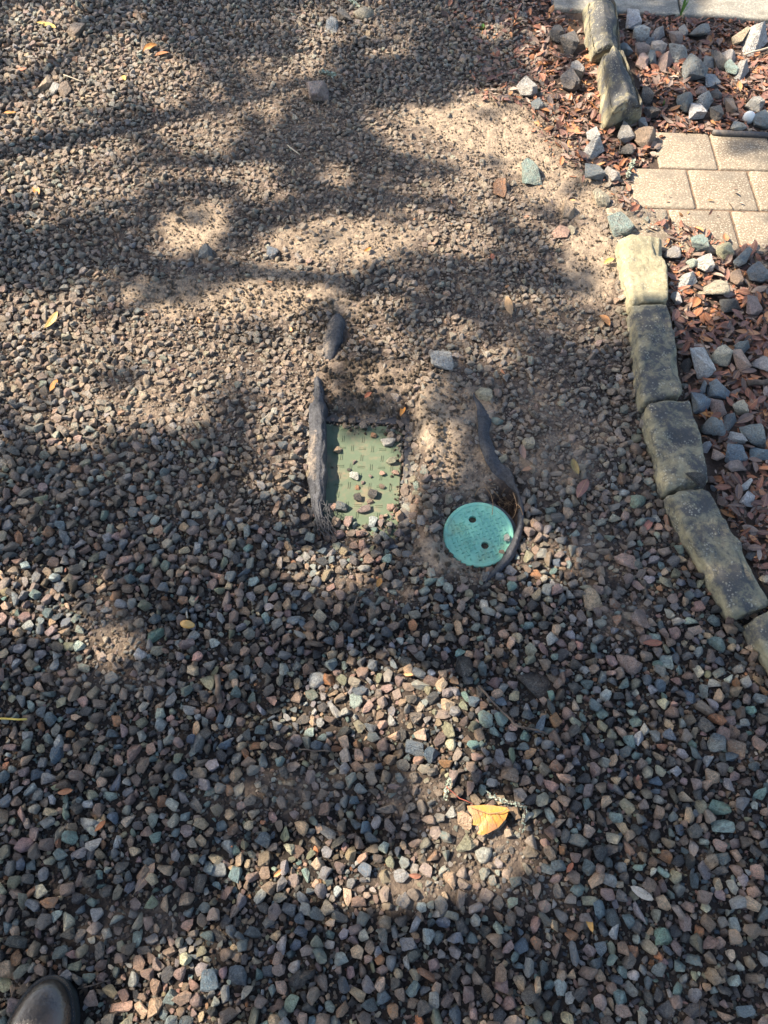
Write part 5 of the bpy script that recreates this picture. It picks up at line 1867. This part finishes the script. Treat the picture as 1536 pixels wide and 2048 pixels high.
# ------------------------------------------------------------------ the oak whose crown dapples the drive (it stands left of the frame)
LIT = [  # sun patches, in photo pixels: cx, cy, rx, ry, strength, rotation
    (90, 48, 55, 22, .7), (215, 160, 175, 72, 1, 14), (70, 285, 130, 75, 1), (165, 350, 110, 55, .9), (400, 262, 70, 30, .5, -10), (392, 440, 62, 50, 1, -30), (355, 480, 50, 34, .8), (10, 525, 30, 25, .8),
    (80, 640, 130, 55, .75), (75, 805, 150, 80, 1), (380, 715, 190, 95, 1, -15), (555, 600, 130, 55, .9), (690, 500, 175, 55, 1, -8), (590, 715, 70, 85, 1), (850, 470, 110, 45, .9),
    (725, 955, 95, 88, 1), (868, 850, 36, 95, 1), (800, 960, 30, 70, .9), (740, 705, 90, 50, .75), (745, 765, 70, 26, .55), (975, 268, 165, 58, 1, 10), (1055, 405, 190, 50, .8, 8), (1100, 335, 80, 26, .9), (560, 150, 90, 30, .4),
    (1165, 455, 75, 60, .8), (1115, 190, 55, 110, .85, -20), (1195, 160, 30, 150, .9, -14), (1505, 14, 66, 26, 1), (1330, 150, 70, 16, .6), (1525, 130, 40, 90, .9), (1380, 302, 84, 58, 1),
    (1290, 385, 80, 30, .8, 10), (1460, 405, 130, 75, 1), (1287, 530, 60, 80, 1), (1400, 560, 72, 60, 1), (1075, 1110, 50, 55, .6), (150, 1215, 70, 60, .9), (25, 1215, 45, 60, .8), (235, 1292, 50, 30, .8),
    (700, 1142, 75, 32, .8), (790, 1410, 140, 60, 1, 10), (620, 1425, 60, 30, .8), (905, 1525, 60, 55, .8), (965, 1640, 70, 30, .8), (890, 1752, 200, 46, 1, -12), (640, 1750, 150, 45, .9), (975, 1645, 80, 40, .9),
    (345, 1965, 75, 55, .85), (330, 2040, 90, 60, .8), (395, 1890, 50, 30, .5), (575, 850, 50, 75, .95), (630, 870, 30, 90, .85), (1180, 640, 90, 40, .35), (960, 700, 90, 30, .35), (560, 960, 60, 40, .4), (700, 40, 160, 30, .35),
    (1000, 480, 90, 40, .7), (760, 600, 80, 30, .6), (1270, 560, 40, 30, .6)]

def lit_at(gx, gy):
    px, py, _ = proj(gx, gy)
    px, py = px + 60 * fbm(gx, gy, .22, 71, 3), py + 30 * fbm(gx, gy, .22, 75, 3)
    l = ell(px, py, [(e[0], e[1], e[2] * 1.12 + 8, e[3] * 1.12 + 8) + tuple(e[4:]) for e in LIT], .32)
    l = l * (1 - .75 * sstep(.62, .76, vnoise(gx, gy, .075, 91)) * (1 - sstep(800, 1250, py)) * (px < 1180))
    l = np.maximum(l, .9 * sstep(.74, .84, vnoise(gx, gy, .11, 95)) * (1 - sstep(700, 900, py)) * (px < 1100))
    inside = (px > -40) & (px < 1576) & (py > -40) & (py < 2090)
    r_ = sstep(.60, .75, vnoise(gx, gy, .42, 77)) * .9
    return np.where(inside, l, r_)

oak = tag(empty('oak_tree', (-5.4, 2.9, 0)), 'leafy oak standing left of the drive that throws the dappled shade', 'tree')
nl = 520000
gx = rng.uniform(-2.5, 2.6, nl); gy = rng.uniform(-.8, 3.9, nl)
_py = np.clip(proj(gx, gy)[1], -200, 2200)
tt = 4.5 - 1.5 * sstep(900, 1600, _py) + rng.uniform(-.4, .4, nl)
lm = lit_at(gx, gy)
keep = rng.random(nl) < np.clip(1 - 1.75 * lm, 0, 1) ** 1.5 * .48
gx, gy, tt = gx[keep], gy[keep], tt[keep]
ctr = np.stack([gx + SUN.x * tt, gy + SUN.y * tt, SUN.z * tt], -1) - np.array([-5.4, 2.9, 0])
n_ = len(ctr)
d1 = rng.normal(size=(n_, 3)); d1 /= np.linalg.norm(d1, axis=1)[:, None]
d2 = rng.normal(size=(n_, 3)); d2 -= d1 * np.sum(d1 * d2, 1)[:, None]; d2 /= np.linalg.norm(d2, axis=1)[:, None]
ll = rng.uniform(.016, .028, (n_, 1)); ww = ll * .45
vv = np.stack([ctr - d1 * ll, ctr + d2 * ww, ctr + d1 * ll, ctr - d2 * ww], 1).reshape(-1, 3)
me = bpy.data.meshes.new('crown')
me.vertices.add(len(vv)); me.vertices.foreach_set('co', vv.astype(np.float32).ravel())
me.loops.add(n_ * 4); me.loops.foreach_set('vertex_index', np.arange(n_ * 4, dtype=np.int32))
me.polygons.add(n_); me.polygons.foreach_set('loop_start', np.arange(0, n_ * 4, 4, dtype=np.int32)); me.polygons.foreach_set('loop_total', np.full(n_, 4, np.int32))
me.update()
me.materials.append(MAT_CROWN)
cr = link(bpy.data.objects.new('crown', me), oak)
cr['kind'] = 'stuff'
print('crown leaves', n_)
bm = bmesh.new()
tube(bm, [(0, 0, -.1), (.03, 0, .6), (.0, .02, 1.8), (.12, -.05, 3.0), (.5, -.2, 4.0)], [.34, .25, .21, .18, .12], 14)
obj_bm('trunk', bm, MAT_BARK, oak, True)
for (ex, ey, ez, r0) in ((1.6, -1.4, 3.2, .06), (2.4, -.6, 3.2, .06), (1.8, .6, 3.3, .06), (2.6, -2.4, 1.9, .045), (1.2, 1.0, 3.2, .05)):
    bm = bmesh.new()
    s = Vector((.12, -.05, 3.0)); e_ = Vector((ex, ey, ez))
    pts = [s.lerp(e_, t) + Vector((0, 0, .35 * math.sin(t * 3.1))) + Vector((random.uniform(-.1, .1), random.uniform(-.1, .1), 0)) * t for t in np.linspace(0, 1, 7)]
    tube(bm, pts, [r0 * (1 - .8 * t) + .006 for t in np.linspace(0, 1, 7)], 8)
    obj_bm('limb', bm, MAT_BARK, oak, True)
